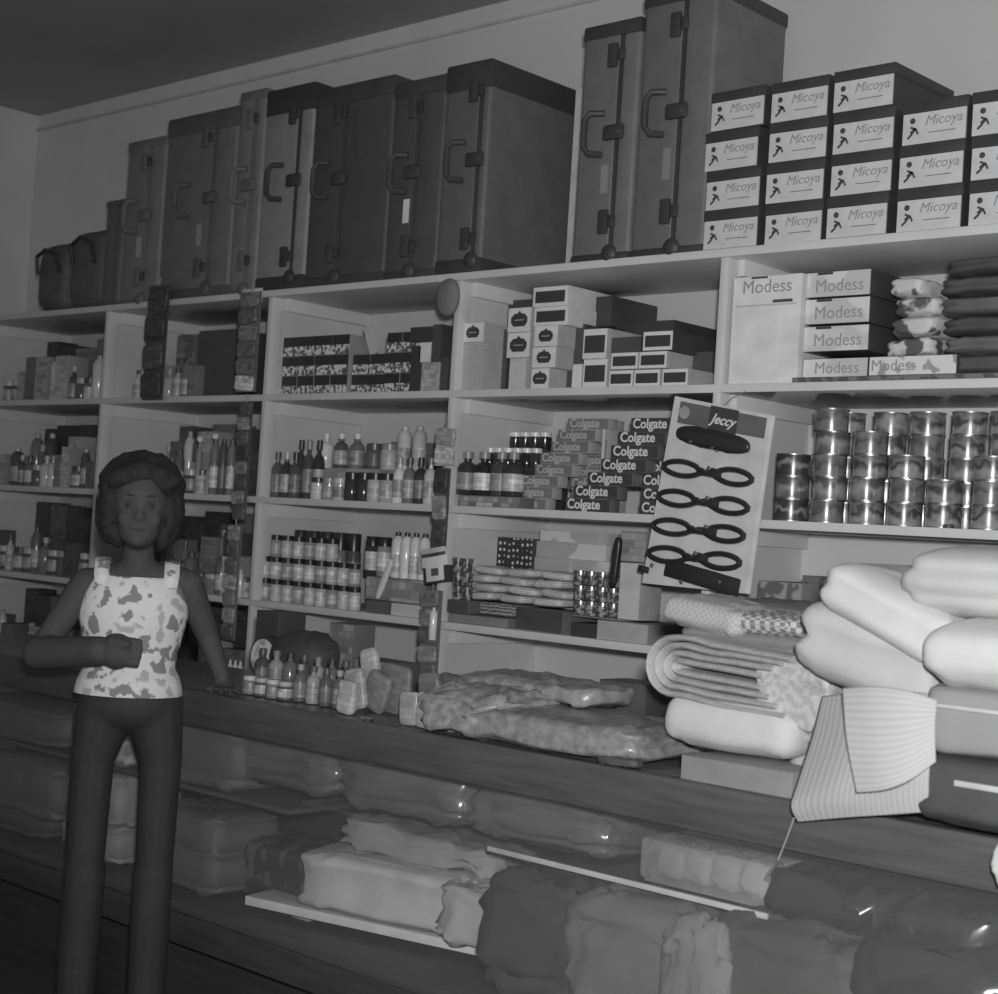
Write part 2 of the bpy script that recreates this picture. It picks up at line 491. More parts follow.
# ------------------------------------------------------------------ cartons
def carton(label, pl, pr, pb, pt, Y, side, face, depth=.2, cat='box', name='carton', group=None, mark=None, mk=None, txt=None, tmat=None, tsize=.03, z0=None, z1=None, inset=.004, rz=0, shear=0):
    """box whose front spans pixels pl..pr; bottom/top either heights or pixel rows"""
    pc = (pl + pr) / 2
    za = z0 if z0 is not None else fz(pc, pb, Y)
    zb = z1 if z1 is not None else fz(pc, pt, Y)
    x0, x1 = fx(pl, (za + zb) / 2, Y), fx(pr, (za + zb) / 2, Y)
    w, h = x1 - x0, zb - za
    t = thing(name, label, cat, ((x0 + x1) / 2, Y, za), rz, group)
    box('box_body', side, t, -w / 2, w / 2, 0, depth, 0, h, bev=.0012)
    if face:
        box('front_panel', face, t, -w / 2 + inset * .4, w / 2 - inset * .4, -.0008, .0005, inset * .4, h - inset * .4)
    if mark == 'rect':
        box('printed_patch', mk or BLACK, t, -w * .42, w * .42, -.0016, -.0006, h * .2, h * .78)
    elif mark == 'hex':
        bm = bmesh.new()
        r = min(w, h) * .42
        pts = [(-1.1, -.25), (-.75, -.7), (.75, -.7), (1.1, -.25), (1.1, .25), (.7, .65), (.25, .7), (0, 1.0), (-.25, .7), (-.7, .65), (-1.1, .25)]
        f = bm.faces.new([bm.verts.new((x * r * .95, -.0014, h / 2 + z * r * .9)) for x, z in pts])
        e = bmesh.ops.extrude_face_region(bm, geom=[f])
        bmesh.ops.translate(bm, verts=[v for v in e['geom'] if isinstance(v, bmesh.types.BMVert)], vec=(0, .0009, 0))
        obj('emblem', bm, mk or BLACK, t, smooth=False)
        box('print_line', LGREY, t, -r * .6, r * .6, -.0018, -.0012, h / 2 - .002, h / 2 + .001)
    if txt:
        lettering(txt, tsize, tmat or WHITE, t, (0, -.0015, h * .5), shear=shear, bold=.0007)
    return t

# toothpaste-bay, second shelf row (z = Z2)
MID = 'above the toothpaste'
def M(label, *a, **k): return carton(label, *a, **k)
# left column beside the middle post
M('white carton with dark emblem, left of the tall emblem stack ' + MID, 462, 484, 338, 318, 3.53, LGREY, WHITE, mark='hex', depth=.22, z0=Z2 + .15, z1=Z2 + .212)
M('printed light carton column under the leftmost emblem carton ' + MID, 462, 482, None, None, 3.53, LGREY, patt('print', .35, .6, 60, axis='Z'), z0=Z2, z1=Z2 + .15, depth=.22)
M('narrow pale carton right of the printed carton column ' + MID, 483, 493, None, None, 3.6, LGREY, PALE, z0=Z2, z1=Z2 + .13, depth=.2)
M('dark carton standing between pale carton and emblem stack ' + MID, 493, 507, None, None, 3.62, BLACK, DARK, z0=Z2, z1=Z2 + .2, depth=.2)
M('black carton behind the emblem stack, top left ' + MID, 494, 530, None, None, 3.72, BLACK, None, z0=Z2 + .0, z1=Z2 + .31, depth=.15)
M('pale narrow carton holding up the left emblem cartons ' + MID, 509, 526, None, None, 3.54, LGREY, PALE, z0=Z2, z1=Z2 + .098, depth=.2)
M('white carton with dark emblem, lower of the left emblem pair', 507, 530, None, None, 3.54, LGREY, WHITE, mark='hex', z0=Z2 + .098, z1=Z2 + .175, depth=.2)
M('white carton with dark emblem, upper of the left emblem pair', 508, 531, None, None, 3.54, LGREY, WHITE, mark='hex', z0=Z2 + .175, z1=Z2 + .25, depth=.2)
hx = [('lowest', 531, 549, 0, .062), ('middle', 532, 556, .062, .125), ('upper', 534, 558, .125, .188)]
for nm, a, b, z0, z1 in hx:
    M('white carton with dark emblem, %s of the three right emblem cartons' % nm, a, b, None, None, SY + .02, LGREY, WHITE, mark='hex', z0=Z2 + z0, z1=Z2 + z1, depth=.2, group='emblem cartons')
M('white carton with dark rectangle, just above the three right emblem cartons', 534, 568, None, None, SY + .03, PALE, WHITE, mark='rect', z0=Z2 + .188, z1=Z2 + .245, depth=.2)
M('white carton with dark rectangle, highest on the tall carton stack', 533, 568, None, None, SY + .03, PALE, WHITE, mark='rect', z0=Z2 + .245, z1=Z2 + .305, depth=.2)
M('big black carton right of the emblem cartons ' + MID, 558, 583, None, None, 3.60, BLACK, DARK, z0=Z2, z1=Z2 + .2, depth=.28)
M('large black box lying on the black carton ' + MID, 566, 612, None, None, 3.66, BLACK, None, z0=Z2 + .2, z1=Z2 + .29, depth=.22)
M('large dark box behind the striped-end cartons ' + MID, 613, 672, None, None, 3.7, BLACK, None, z0=Z2, z1=Z2 + .215, depth=.22)
M('small white block between black carton and dark-windowed pair ' + MID, 572, 582, None, None, SY + .02, LGREY, WHITE, z0=Z2, z1=Z2 + .07, depth=.1)
M('white carton with dark window, lower of a vertical pair', 583, 607, None, None, SY + .02, LGREY, WHITE, mark='rect', z0=Z2, z1=Z2 + .083, depth=.22)
M('white carton with dark window, upper of a vertical pair', 583, 607, None, None, SY + .02, LGREY, WHITE, mark='rect', z0=Z2 + .083, z1=Z2 + .17, depth=.22)
for i, (a, b) in enumerate(((609, 633), (634, 660), (662, 688))):
    M('small white-edged black carton, %s in the bottom row of the right pyramid' % ORD[i], a, b, None, None, SY + .02, LGREY, WHITE, mark='rect', z0=Z2, z1=Z2 + .048, depth=.25, group='white-edged black cartons')
for i, (a, b) in enumerate(((611, 638), (639, 667))):
    M('small white-edged black carton, %s in the middle row of the right pyramid' % ORD[i], a, b, None, None, SY + .02, LGREY, WHITE, mark='rect', z0=Z2 + .05, z1=Z2 + .098, depth=.25, group='white-edged black cartons')
M('small white-edged black carton on top of the right pyramid', 643, 673, None, None, SY + .025, BLACK, WHITE, mark='rect', z0=Z2 + .1, z1=Z2 + .155, depth=.35)
M('dark flat carton beside the top carton of the right pyramid', 611, 641, None, None, SY + .04, BLACK, DARK, z0=Z2 + .1, z1=Z2 + .145, depth=.3)
M('dark long box at the right end beside the bay post', 689, 712, None, None, SY + .14, BLACK, DARK, z0=Z2, z1=Z2 + .11, depth=.22)

# middle bay, second shelf: packs with dark top and pale printed foot
def pack_proto(w, h):
    t = thing('small_pack', '', 'pack')
    box('box_body', plain(.3, .6), t, -w / 2, w / 2, 0, .12, 0, h, bev=.001)
    box('dark_band', plain(.04, .5), t, -w / 2 + .0005, w / 2 - .0005, -.001, .0005, h * .48, h - .001)
    box('printed_band', patt('blotch', .12, .75, 85, .5), t, -w / 2 + .0005, w / 2 - .0005, -.0012, .0005, .002, h * .5)
    return t
P1 = pack_proto(.084, .068)
P2 = pack_proto(.07, .066)
k1 = k2 = 0
for r in range(3):
    for i in range(6 if r < 2 else 4):
        o = P1 if (r, i) == (0, 0) else copytree(P1)
        o.location = (-4.315 + i * .086, SY + .06 + (.02 if i > 3 else 0), Z2 + r * .0683)
        o.rotation_euler.z = R(random.uniform(-3, 3))
        setp(o, 'dark-topped pack, %s from left, %s row of the larger two-tone packs' % (ORD[i], ['bottom', 'middle', 'top'][r]), 'pack', 'larger two-tone packs on the second shelf')
for r in range(3):
    for i in range(3):
        o = P2 if (r, i) == (0, 0) else copytree(P2)
        o.location = (-3.785 + i * .0735, SY + .05, Z2 + r * .0663)
        o.rotation_euler.z = R(random.uniform(-3, 3))
        setp(o, 'small dark-topped pack, %s from left, %s row of the smaller packs' % (ORD[i], ['bottom', 'middle', 'top'][r]), 'pack', 'smaller two-tone packs on the second shelf')
lean = box('envelope', plain(.62, .6), None, -.022, .022, -.002, .002, 0, .12, loc=(-3.93, SY + .1, Z2 + .14), rot=(R(-8), R(-32), 0))
setp(lean, 'pale envelope leaning on the larger two-tone packs', 'envelope')
for r, (a, b, z0, z1, s, f, nm) in enumerate(((410, 420, 0, .15, BLACK, BLACK, 'tall black carton right of the smaller two-tone packs'), (421, 439, 0, .095, LGREY, patt('cells', .25, .6, 60), 'mottled pale carton left of the middle post'),
        (419, 431, .095, .16, LGREY, WHITE, 'small white carton resting on the mottled carton'), (432, 441, .095, .215, BLACK, DARK, 'black upright carton resting on the mottled carton'),
        (410, 431, .16, .21, BLACK, BLACK, 'black carton lying over the small white carton'), (440, 448, 0, .11, BLACK, DARK, 'slim black carton touching the middle post'))):
    M(nm + ' on the second shelf', a, b, None, None, SY + .04, s, f, z0=Z2 + z0, z1=Z2 + z1, depth=.2)

# ------------------------------------------------------------------ sanitary packages, right-hand bay
TXT = plain(.34, .6)
big = carton('large white wrapped package, leftmost in the right-hand bay, second shelf', 731, 800, None, None, SY + .015, PALE, WHITE, z0=Z2, z1=Z2 + .285, depth=.3, name='wrapped_package', cat='package')
lettering('Modess', .05, TXT, big, (0.0, -.0015, .255), shear=.0)
box('printed_bar', BLACK, big, -.05, .0, -.0016, -.0006, .278, .283)
box('printed_bar', DARK, big, .02, .08, -.0016, -.0006, .212, .220)
box('fold_flap', plain(.55, .6), big, -.093, .093, -.003, .0, .205, .209)
mz = [0, .068, .138, .208]
for i, z in enumerate(mz):
    o = carton('white carton with dark end, %s in the stack of four lettered cartons' % ['lowest', 'second from the bottom', 'third from the bottom', 'highest'][i], 803 + i, 868 + i, None, None, SY + .035 + .004 * (i % 2), BLACK, patt('blotch', .6, .75, 8), z0=Z2 + z + .014, z1=Z2 + z + .012 + (.068 if i else .052), depth=.24, group='lettered white cartons')
    lettering('Modess', .046 if i else .042, TXT, o, (.005, -.0016, .028 if i else .024))
    box('printed_bar', BLACK, o, -.06, -.015, -.0018, -.0006, .058, .064) if i else None
o = carton('long white lettered carton lying flat right of the carton stack', 869, 957, None, None, SY + .02, BLACK, patt('blotch', .35, .75, 30, .4), z0=Z2 + .014, z1=Z2 + .062, depth=.16)
lettering('Modess', .04, TXT, o, (-.05, -.0016, .024))
carton('thin dark tray under the lettered cartons in the right-hand bay', 792, 1030, None, None, SY + .005, DGREY, patt('blotch', .1, .2, 30), z0=Z2, z1=Z2 + .013, depth=.4, name='tray', cat='tray')
for i, (px, dz, w) in enumerate(((918, .062, .14), (922, .115, .13), (925, .165, .13), (915, .215, .1))):
    z = Z2 + dz
    soft('fabric_bundle', patt('blotch', .12, .62, 22, .45), None, (fx(px, z, SY + .12), SY + .15, z), w / 2, .09, .026, rot=(0, R(-4 + 2 * i), 0), e1=.5, e2=.4, layers=2, noise=.006, seed=i)
    setp(COL.objects[-1], 'pale patterned fabric bundle, %s in the pile beside the lettered cartons' % ['lowest', 'second', 'third', 'top'][i], 'fabric', 'patterned fabric bundles')
for i in range(6):
    z = Z2 + .014 + i * .048
    soft('folded_cloth', plain([.1, .16, .09, .14, .1, .08][i], .8, bump=.3), None, (fx(995, z, SY + .1) + .03 + .008 * (i % 3), SY + .17, z), .17 - .012 * (i % 2), .14, .024, e1=.5, e2=.35, layers=2, g=.05, noise=.006, seed=20 + i)
    setp(COL.objects[-1], 'dark folded cloth, %s from bottom, shelf pile at the right frame edge' % ORD[i], 'cloth', 'dark folded cloths on the second shelf')

# ------------------------------------------------------------------ canned goods, right-hand bay, third shelf
CR, CH = .0455, .058
def can_proto(lab):
    t = thing('food_can', '', 'can')
    lathe('can_body', lab, t, [(0, .001), (CR - .002, .001), (CR - .0015, .004), (CR - .0015, CH - .004), (CR - .002, CH - .001), (0, CH - .001)], n=28)
    lathe('rim', plain(.3, .35, metal=.8), t, [(CR - .003, CH - .003), (CR, CH - .003), (CR, CH), (CR - .003, CH), (CR - .004, CH - .003)], n=28)
    lathe('rim', plain(.3, .35, metal=.8), t, [(CR - .003, 0), (CR, 0), (CR, .003), (CR - .003, .003), (CR - .004, .001)], n=28)
    return t
cp = [can_proto(canlabel([.22, .3, .24, .07, .06, .2, .12], CH)), can_proto(canlabel([.12, .2, .3, .26, .1, .08], CH)), can_proto(canlabel([.2, .16, .18, .08, .14, .2], CH)), can_proto(canlabel([.06, .05, .3, .05, .05], CH))]
used = [False] * 4
def can(px, n, Y, kinds, colname, grp):
    X = fx(px, Z3 + .1, Y)
    for r in range(n):
        k = kinds[r % len(kinds)]
        o = copytree(cp[k]) if used[k] else cp[k]
        used[k] = True
        o.location = (X + random.uniform(-.003, .003), Y + random.uniform(-.003, .003), Z3 + r * (CH + .0005))
        o.rotation_euler.z = random.uniform(0, 6)
        setp(o, 'labelled food can, %s from bottom, %s' % (ORD[r], colname), 'can', grp)
G1, G2 = 'food cans in the front row', 'food cans in the back row'
fr = [(793, 3, [3, 1], 'short dark can column by the card of straps'), (829, 5, [2, 1], 'heart-pattern can column, second from the card'), (868, 4, [0, 1, 0, 2], 'front can column left of the middle of the cans'),
      (906, 3, [0, 2, 0], 'front can column at the middle of the cans'), (946, 2, [0, 0], 'two-high front can column'), (992, 3, [0, 2, 0], 'front can column at the right frame edge')]
for px, n, k, nm in fr: can(px, n, 3.575, k, nm, G1)
bk = [(846, 5, [0, 1], 'first back can column, behind the heart-pattern cans'), (887, 5, [1, 0], 'second back can column from the left'), (925, 5, [0, 2], 'third back can column from the left'), (966, 5, [0, 0, 1], 'fourth back can column from the left'), (1006, 5, [0, 1], 'last back can column at the right frame edge')]
for px, n, k, nm in bk: can(px, n, 3.68, k, nm, G2)
bc = thing('screw_lid', 'single dark cap lying on the front edge of the can shelf', 'cap', (fx(948, Z3, SY + .02), SY + .022, Z3))
lathe('cap_shell', BLACK, bc, [(0, 0), (.013, 0), (.014, .003), (.012, .009), (0, .009)], n=16)

# ------------------------------------------------------------------ toothpaste boxes
def paste_proto(w, h, side, face, tm, nm):
    t = thing('toothpaste_box', '', 'toothpaste box')
    box('box_body', side, t, -w / 2, w / 2, 0, .045, 0, h, bev=.001)
    box('front_panel', face, t, -w / 2 + .001, w / 2 - .001, -.0008, .0005, .002, h - .002)
    lettering('Colgate', h * 1.02, tm, t, (-w * .08, -.0015, h * .54), bold=.0009)
    return t
pd = paste_proto(.165, .038, plain(.14, .4), plain(.06, .35), plain(.75, .5), 'd')
pl_ = paste_proto(.15, .034, plain(.4, .4), plain(.2, .4), plain(.48, .5), 'l')
rows = [  # px left, pixel top, dark?
    ('d', 565, 0), ('d', 573, 1), ('d', 587, 2), ('d', 600, 3), ('d', 611, 4), ('d', 618, 5), ('d', 630, 6)]
fd = True
for kind, px, r in rows:
    o = pd if fd else copytree(pd)
    fd = False
    z = Z3 + r * .0388
    o.location = (fx(px, z, SY + .05) + .0825, SY + .05, z)
    o.rotation_euler.z = R(random.uniform(-2, 2))
    setp(o, 'dark lettered toothpaste box, %s from bottom, right-hand stepped stack' % ORD[r], 'toothpaste box', 'dark toothpaste boxes')
for r in range(7):                     # row behind that carries them
    o = copytree(pd)
    o.location = (-2.70 + (r % 2) * .004, SY + .1, Z3 + r * .0388)
    setp(o, 'dark toothpaste box, %s from the bottom in the stack behind the card of straps' % ORD[r], 'toothpaste box', 'dark toothpaste boxes')
fl_ = True
for r, px in enumerate((508, 512, 520, 532, 540, 548, 557, 566)):
    o = pl_ if fl_ else copytree(pl_)
    fl_ = False
    z = Z3 + r * .0345
    o.location = (fx(px, z, SY + .09) + .075, SY + .09 + .01 * (r % 2), z)
    o.rotation_euler.z = R(random.uniform(-3, 3))
    setp(o, 'grey toothpaste box, %s from the bottom of the left-hand stepped stack' % ORD[r], 'toothpaste box', 'grey toothpaste boxes')
for r in range(8):
    o = copytree(pl_)
    z = Z3 + r * .0345
    o.location = (-3.02 + .006 * (r % 2), SY + .16, z)
    o.rotation_euler.z = R(random.uniform(-3, 3))
    setp(o, 'grey toothpaste box, %s from bottom, back stack between the stepped stacks' % ORD[r], 'toothpaste box', 'grey toothpaste boxes')
for r in range(5):
    x = -2.895 + r * .003
    o = carton('upright pale carton end, %s from the left between the two toothpaste stacks' % ORD[r], 600 + r * 3, 603 + r * 3, None, None, SY + .06, LGREY, [PALE, GREY, WHITE, GREY, PALE][r], z0=Z3, z1=Z3 + .24 - .03 * r, depth=.1, group='upright carton ends') if r < 2 else None

# ------------------------------------------------------------------ bottles and jars
def vessel_proto(kind, r, h, body, cap, lab):
    t = thing({'bottle': 'bottle', 'jar': 'jar', 'tall': 'tall_bottle'}[kind], '', kind)
    if kind == 'jar':
        lathe('jar_body', body, t, [(0, 0), (r * .93, 0), (r, .004), (r, h * .72), (r * .85, h * .78), (0, h * .78)], n=18)
        lathe('lid', cap, t, [(0, h * .76), (r * .9, h * .76), (r * .92, h * .98), (r * .85, h), (0, h)], n=18)
        if lab: lathe('label', lab, t, [(r * 1.01, h * .14), (r * 1.015, h * .15), (r * 1.015, h * .6), (r * 1.01, h * .61)], n=18)
    else:
        nk = .36 if kind == 'bottle' else .3
        sh_ = .62 if kind == 'bottle' else .78
        lathe('bottle_body', body, t, [(0, 0), (r * .92, 0), (r, .004), (r, h * sh_), (r * .8, h * (sh_ + .08)), (r * nk, h * (sh_ + .15)), (r * nk, h * .88), (0, h * .88)], n=18)
        lathe('cap', cap, t, [(0, h * .84), (r * (nk + .14), h * .84), (r * (nk + .14), h * .99), (r * nk, h), (0, h)], n=14)
        if lab: lathe('label', lab, t, [(r * 1.01, h * .12), (r * 1.015, h * .13), (r * 1.015, h * .5), (r * 1.01, h * .51)], n=18)
    return t
_VP = {}
def vessel(kind, px, Y, z, r, h, tones, label, cat, grp=None):
    r = round(r, 3); h = round(h, 3)
    key = (kind, r, h, tones)
    bt, ct, lt = tones
    if key not in _VP:
        o = vessel_proto(kind, r, h, plain(bt, .15), plain(ct, .3), (patt('cells', lt * .45, lt, 55, .4, rough=.4) if lt else None))
        _VP[key] = o
    else: o = copytree(_VP[key])
    o.location = (fx(px, z + h * .4, Y), Y, z)
    o.rotation_euler.z = random.uniform(0, 6)
    if 'group' in o: del o['group']
    setp(o, label, cat, grp)
    return o
def row(place, kind, pxs, Y, z, r, h, tones, cat, desc, jit=0.0):
    out = []
    for i, px in enumerate(pxs):
        tn = tones[i % len(tones)]
        hh = h * (1 + random.uniform(-jit, jit)) if jit else h
        hh = round(hh / .01) * .01 if jit else hh
        out.append(vessel(kind, px, Y, z, r, hh, tn, '%s, %s from left, %s' % (desc, ORD[i], place), cat, desc + 's, ' + place))
    return out
def lin(a, b, n): return [a + (b - a) * i / (n - 1) for i in range(n)]
D, L_, W_, K = .05, .45, .75, .03
# -- middle bay, third shelf (z=Z3)
PL = 'middle bay, third shelf'
row('front row, ' + PL, 'bottle', [277, 286, 295], 3.56, Z3, .022, .16, [(.12, .1, .3), (.06, .5, .5), (.1, .05, .25)], 'bottle', 'grey bottle')
row('front row, ' + PL, 'jar', [318, 329, 340], 3.56, Z3, .026, .075, [(.6, .05, .75), (.3, .3, .5), (.5, .6, .3)], 'jar', 'pale jar')
row('beside the pale jars, ' + PL, 'jar', [352, 364, 375, 387], 3.56, Z3, .027, .095, [(D, K, .0), (D, K, 0), (.5, K, .7), (.4, K, .5)], 'jar', 'black-lidded jar')
row('by the hanging strip, ' + PL, 'bottle', [399, 409, 420, 430], 3.57, Z3, .021, .15, [(W_, .4, .5), (.2, .1, .5), (.05, .05, .3), (.6, .2, .5)], 'bottle', 'small front bottle')
carton('long pale carton carrying the back bottles ' + PL, 312, 424, None, None, 3.68, LGREY, patt('cells', .25, .5, 30), z0=Z3, z1=Z3 + .115, depth=.14)
row('on the long pale carton, ' + PL, 'bottle', [326, 341, 357], 3.73, Z3 + .115, .026, .125, [(W_, W_, 0), (.12, .8, .6), (.2, .8, .4)], 'bottle', 'raised bottle')
row('right end of long carton, ' + PL, 'jar', [374, 389], 3.73, Z3 + .115, .03, .09, [(.12, .1, .2), (.5, .3, .6)], 'jar', 'raised jar')
row('right end of long carton, ' + PL, 'tall', [404, 419], 3.73, Z3 + .115, .024, .15, [(.65, .6, .5), (.55, .5, .7)], 'bottle', 'tall raised pale bottle')
carton('dark carton behind the grey bottles ' + PL, 276, 300, None, None, 3.74, DARK, patt('cells', .05, .3, 40), z0=Z3, z1=Z3 + .21, depth=.12)
carton('small white-printed carton on the dark carton ' + PL, 284, 302, None, None, 3.7, LGREY, patt('blotch', .2, .8, 40), z0=Z3 + .17, z1=Z3 + .25, depth=.03)
row('behind the pale jars, ' + PL, 'bottle', [300, 308, 318], 3.66, Z3 + .0, .021, .21, [(.06, .05, .2), (.1, .3, .4), (.05, .05, .6)], 'bottle', 'dark slim bottle')
# -- middle bay, fourth shelf (z=Z4): stacked jars with dark lids
PL = 'middle bay, fourth shelf'
for r in range(3):
    n = [9, 9, 7][r]
    for i in range(n):
        vessel('jar', 265 + i * 11.2, 3.555, Z4 + r * .0762, .0205, .076, (.5, K, .75) if (i + r) % 3 else (.3, K, .55),
               'dark-lidded pale jar, %s from left, %s level of the stacked jars' % (ORD[i], ['bottom', 'middle', 'top'][r]), 'jar', 'stacked dark-lidded jars')
row('behind stacked jars, ' + PL, 'jar', lin(272, 352, 7), 3.66, Z4 + .0, .026, .25, [(.1, K, .6), (.2, K, .45)], 'jar', 'tall dark-lidded jar')
carton('low dark carton with pale edge, right of the stacked jars ' + PL, 366, 426, None, None, 3.57, DGREY, patt('cells', .2, .5, 30), z0=Z4 + .04, z1=Z4 + .115, depth=.12)
carton('long pale carton at the shelf edge, under the dark carton ' + PL, 391, 428, None, None, 3.52, LGREY, PALE, z0=Z4, z1=Z4 + .04, depth=.2)
carton('dark tray left of the long pale carton ' + PL, 366, 389, None, None, 3.53, DARK, DGREY, z0=Z4, z1=Z4 + .04, depth=.2)
row('on the low dark carton, ' + PL, 'tall', [397, 406, 415, 424], 3.63, Z4 + .115, .021, .15, [(W_, K, .7), (.8, K, 0), (W_, K, .6)], 'bottle', 'white dark-capped bottle')
row('on the low dark carton, ' + PL, 'jar', [372, 384], 3.63, Z4 + .115, .025, .13, [(D, K, .7), (.3, K, .8)], 'jar', 'dark wide jar')
tb = soft('tube', plain(.7, .35), None, (fx(377, Z4 + .1, 3.53), 3.535, Z4 + .045), .012, .008, .07, rot=(R(-4), R(20), 0), e1=.6, e2=.8)
setp(tb, 'white squeezed tube leaning on the low dark carton', 'tube')
# -- middle bay, lowest visible shelf
# -- toothpaste bay, third shelf: light-capped bottles
PL = 'third shelf left of toothpaste'
row('front row, ' + PL, 'bottle', [467, 484, 501, 513], 3.565, Z3 + .035, .034, .135, [(.05, .3, .35), (K, .3, .8), (.08, .3, .4), (.05, .3, .75)], 'bottle', 'dark glass bottle')
carton('low printed carton under the dark glass bottles', 458, 520, None, None, 3.525, DGREY, patt('cells', .1, .5, 50), z0=Z3, z1=Z3 + .034, depth=.08)
carton('black carton under the lower row of pale-capped bottles', 462, 545, None, None, 3.66, BLACK, BLACK, z0=Z3, z1=Z3 + .13, depth=.06)
row('lower raised row, ' + PL, 'jar', lin(471, 536, 8), 3.69, Z3 + .13, .0205, .062, [(K, .8, 0), (D, .7, 0)], 'bottle', 'pale-capped little bottle')
carton('black carton under the upper row of pale-capped bottles', 466, 552, None, None, 3.75, BLACK, BLACK, z0=Z3, z1=Z3 + .19, depth=.08)
row('upper raised row, ' + PL, 'jar', lin(476, 545, 8), 3.785, Z3 + .19, .0215, .06, [(K, .8, 0), (K, .75, 0)], 'bottle', 'pale-capped little bottle')
# -- toothpaste bay, fourth shelf
PL = 'on the shelf below the toothpaste'
carton('long white carton, back left ' + PL, 457, 500, None, None, 3.8, LGREY, WHITE, z0=Z4 + .21, z1=Z4 + .265, depth=.1)
carton('dark long carton under the white one ' + PL, 457, 503, None, None, 3.79, DARK, patt('print', .05, .3, 40, axis='Z'), z0=Z4, z1=Z4 + .208, depth=.12)
carton('polka-dot tin box, upper middle ' + PL, 494, 532, None, None, 3.74, BLACK, patt('dots', .7, .04, 52, .28, rnd=False), z0=Z4 + .17, z1=Z4 + .27, depth=.1)
carton('white block carrying the polka-dot tin box ' + PL, 497, 528, None, None, 3.73, LGREY, PALE, z0=Z4, z1=Z4 + .168, depth=.1)
for i, (a, b, z0, z1, Y) in enumerate(((534, 612, .165, .215, 3.75), (536, 606, .215, .265, 3.76), (540, 600, .265, .3, 3.77), (532, 600, 0, .165, 3.74))):
    carton('pale wrapped parcel, %s %s' % (['third from the top', 'second from the top', 'topmost, right of the dots', 'broad and lowest, behind the packets'][i], PL), a, b, None, None, Y, plain(.5, .6), patt('blotch', .45, .68, 12), z0=Z4 + z0, z1=Z4 + z1, depth=.14, name='parcel', cat='parcel')
for r in range(4):
    for c in range(3):
        pxc = 486 + c * 34 + (r % 2) * 8
        z = Z4 + .07 + r * .027
        o = soft('packet', patt('print', .38 + .05 * ((r + c) % 3), .72, 50, .4, axis='Z'), None, (fx(pxc, z, 3.64), 3.645, z), .058, .05, .0135, rot=(0, R(random.uniform(-3, 3)), R(random.uniform(-9, 9))), e1=.6, e2=.35, nu=36, nv=12)
        setp(o, 'pale printed packet, %s from left, %s layer of the packet heap' % (ORD[c], ORD[r]), 'packet', 'pale printed packets below the toothpaste')
carton('flat grey carton supporting the packet heap', 448, 520, None, None, 3.59, DGREY, patt('print', .12, .4, 30, axis='Z'), z0=Z4 + .03, z1=Z4 + .068, depth=.12)
carton('flat dark carton at the shelf edge, left ' + PL, 448, 508, None, None, 3.52, DGREY, GREY, z0=Z4, z1=Z4 + .028, depth=.18)
carton('open dark carton tilted toward the shelf edge ' + PL, 512, 566, None, None, 3.54, DGREY, DARK, z0=Z4, z1=Z4 + .065, depth=.15, rz=R(-8))
carton('small black box at the shelf edge ' + PL, 571, 596, None, None, 3.52, BLACK, BLACK, z0=Z4, z1=Z4 + .04, depth=.15)
carton('plain pale box at the right shelf edge ' + PL, 597, 648, None, None, 3.51, GREY, plain(.45, .6), z0=Z4, z1=Z4 + .055, depth=.2)
for r in range(3):
    for c in range(4):
        z = Z4 + .06 + r * .043
        pxc = 580 + c * 11
        o = thing('berry_tin', 'small round speckled tin, %s from left, %s row beside the strap card' % (ORD[c], ['bottom', 'middle', 'top'][r]), 'tin', (fx(pxc, z, 3.57), 3.57, z), 0, 'small round speckled tins')
        lathe('tin_body', patt('blotch', .07, .33, 75, .52, rough=.25), o, [(0, 0), (.019, 0), (.0195, .003), (.0195, .03), (0, .03)], n=16)
        lathe('tin_lid', plain(.3, .25, metal=.8), o, [(0, .03), (.0205, .03), (.0205, .041), (0, .042)], n=16)
carton('low pale carton carrying the speckled tins', 573, 622, None, None, 3.535, GREY, PALE, z0=Z4 + .056, z1=Z4 + .0595, depth=.12)
for i, px in enumerate((452, 461)):
    for r in range(3):
        z = Z4 + .07 + r * .043
        o = thing('berry_tin', 'small dark speckled tin by the middle post, %s column, %s from the bottom' % (['left', 'right'][i], ORD[r]), 'tin', (fx(px, z, 3.53) + .01, 3.545, z), 0, 'dark speckled tins by the middle post')
        lathe('tin_body', patt('blotch', .06, .3, 75, .52, rough=.25), o, [(0, 0), (.017, 0), (.0175, .003), (.0175, .03), (0, .03)], n=16)
        lathe('tin_lid', plain(.12, .3), o, [(0, .03), (.0185, .03), (.0185, .041), (0, .042)], n=16)
carton('short dark carton under the tins by the middle post', 447, 468, None, None, 3.52, DGREY, DARK, z0=Z4 + .029, z1=Z4 + .069, depth=.055)
# hanging things beside the strap card
o = carton('white wrapped box left of the strap card, fourth shelf', 619, 640, None, None, 3.56, LGREY, PALE, z0=Z4 + .06, z1=Z4 + .22, depth=.1)
o = carton('patterned grey pack above the white wrapped box', 620, 646, None, None, 3.6, GREY, patt('cells', .2, .45, 40), z0=Z4 + .222, z1=Z4 + .31, depth=.1)
o = soft('dark_pouch', plain(.03, .3), None, (fx(617, Z4 + .2, 3.5), 3.485, Z4 + .15), .012, .01, .07, rot=(0, R(5), 0), e1=.5, e2=.6)
setp(o, 'narrow black pouch hanging at the toothpaste shelf edge', 'pouch')
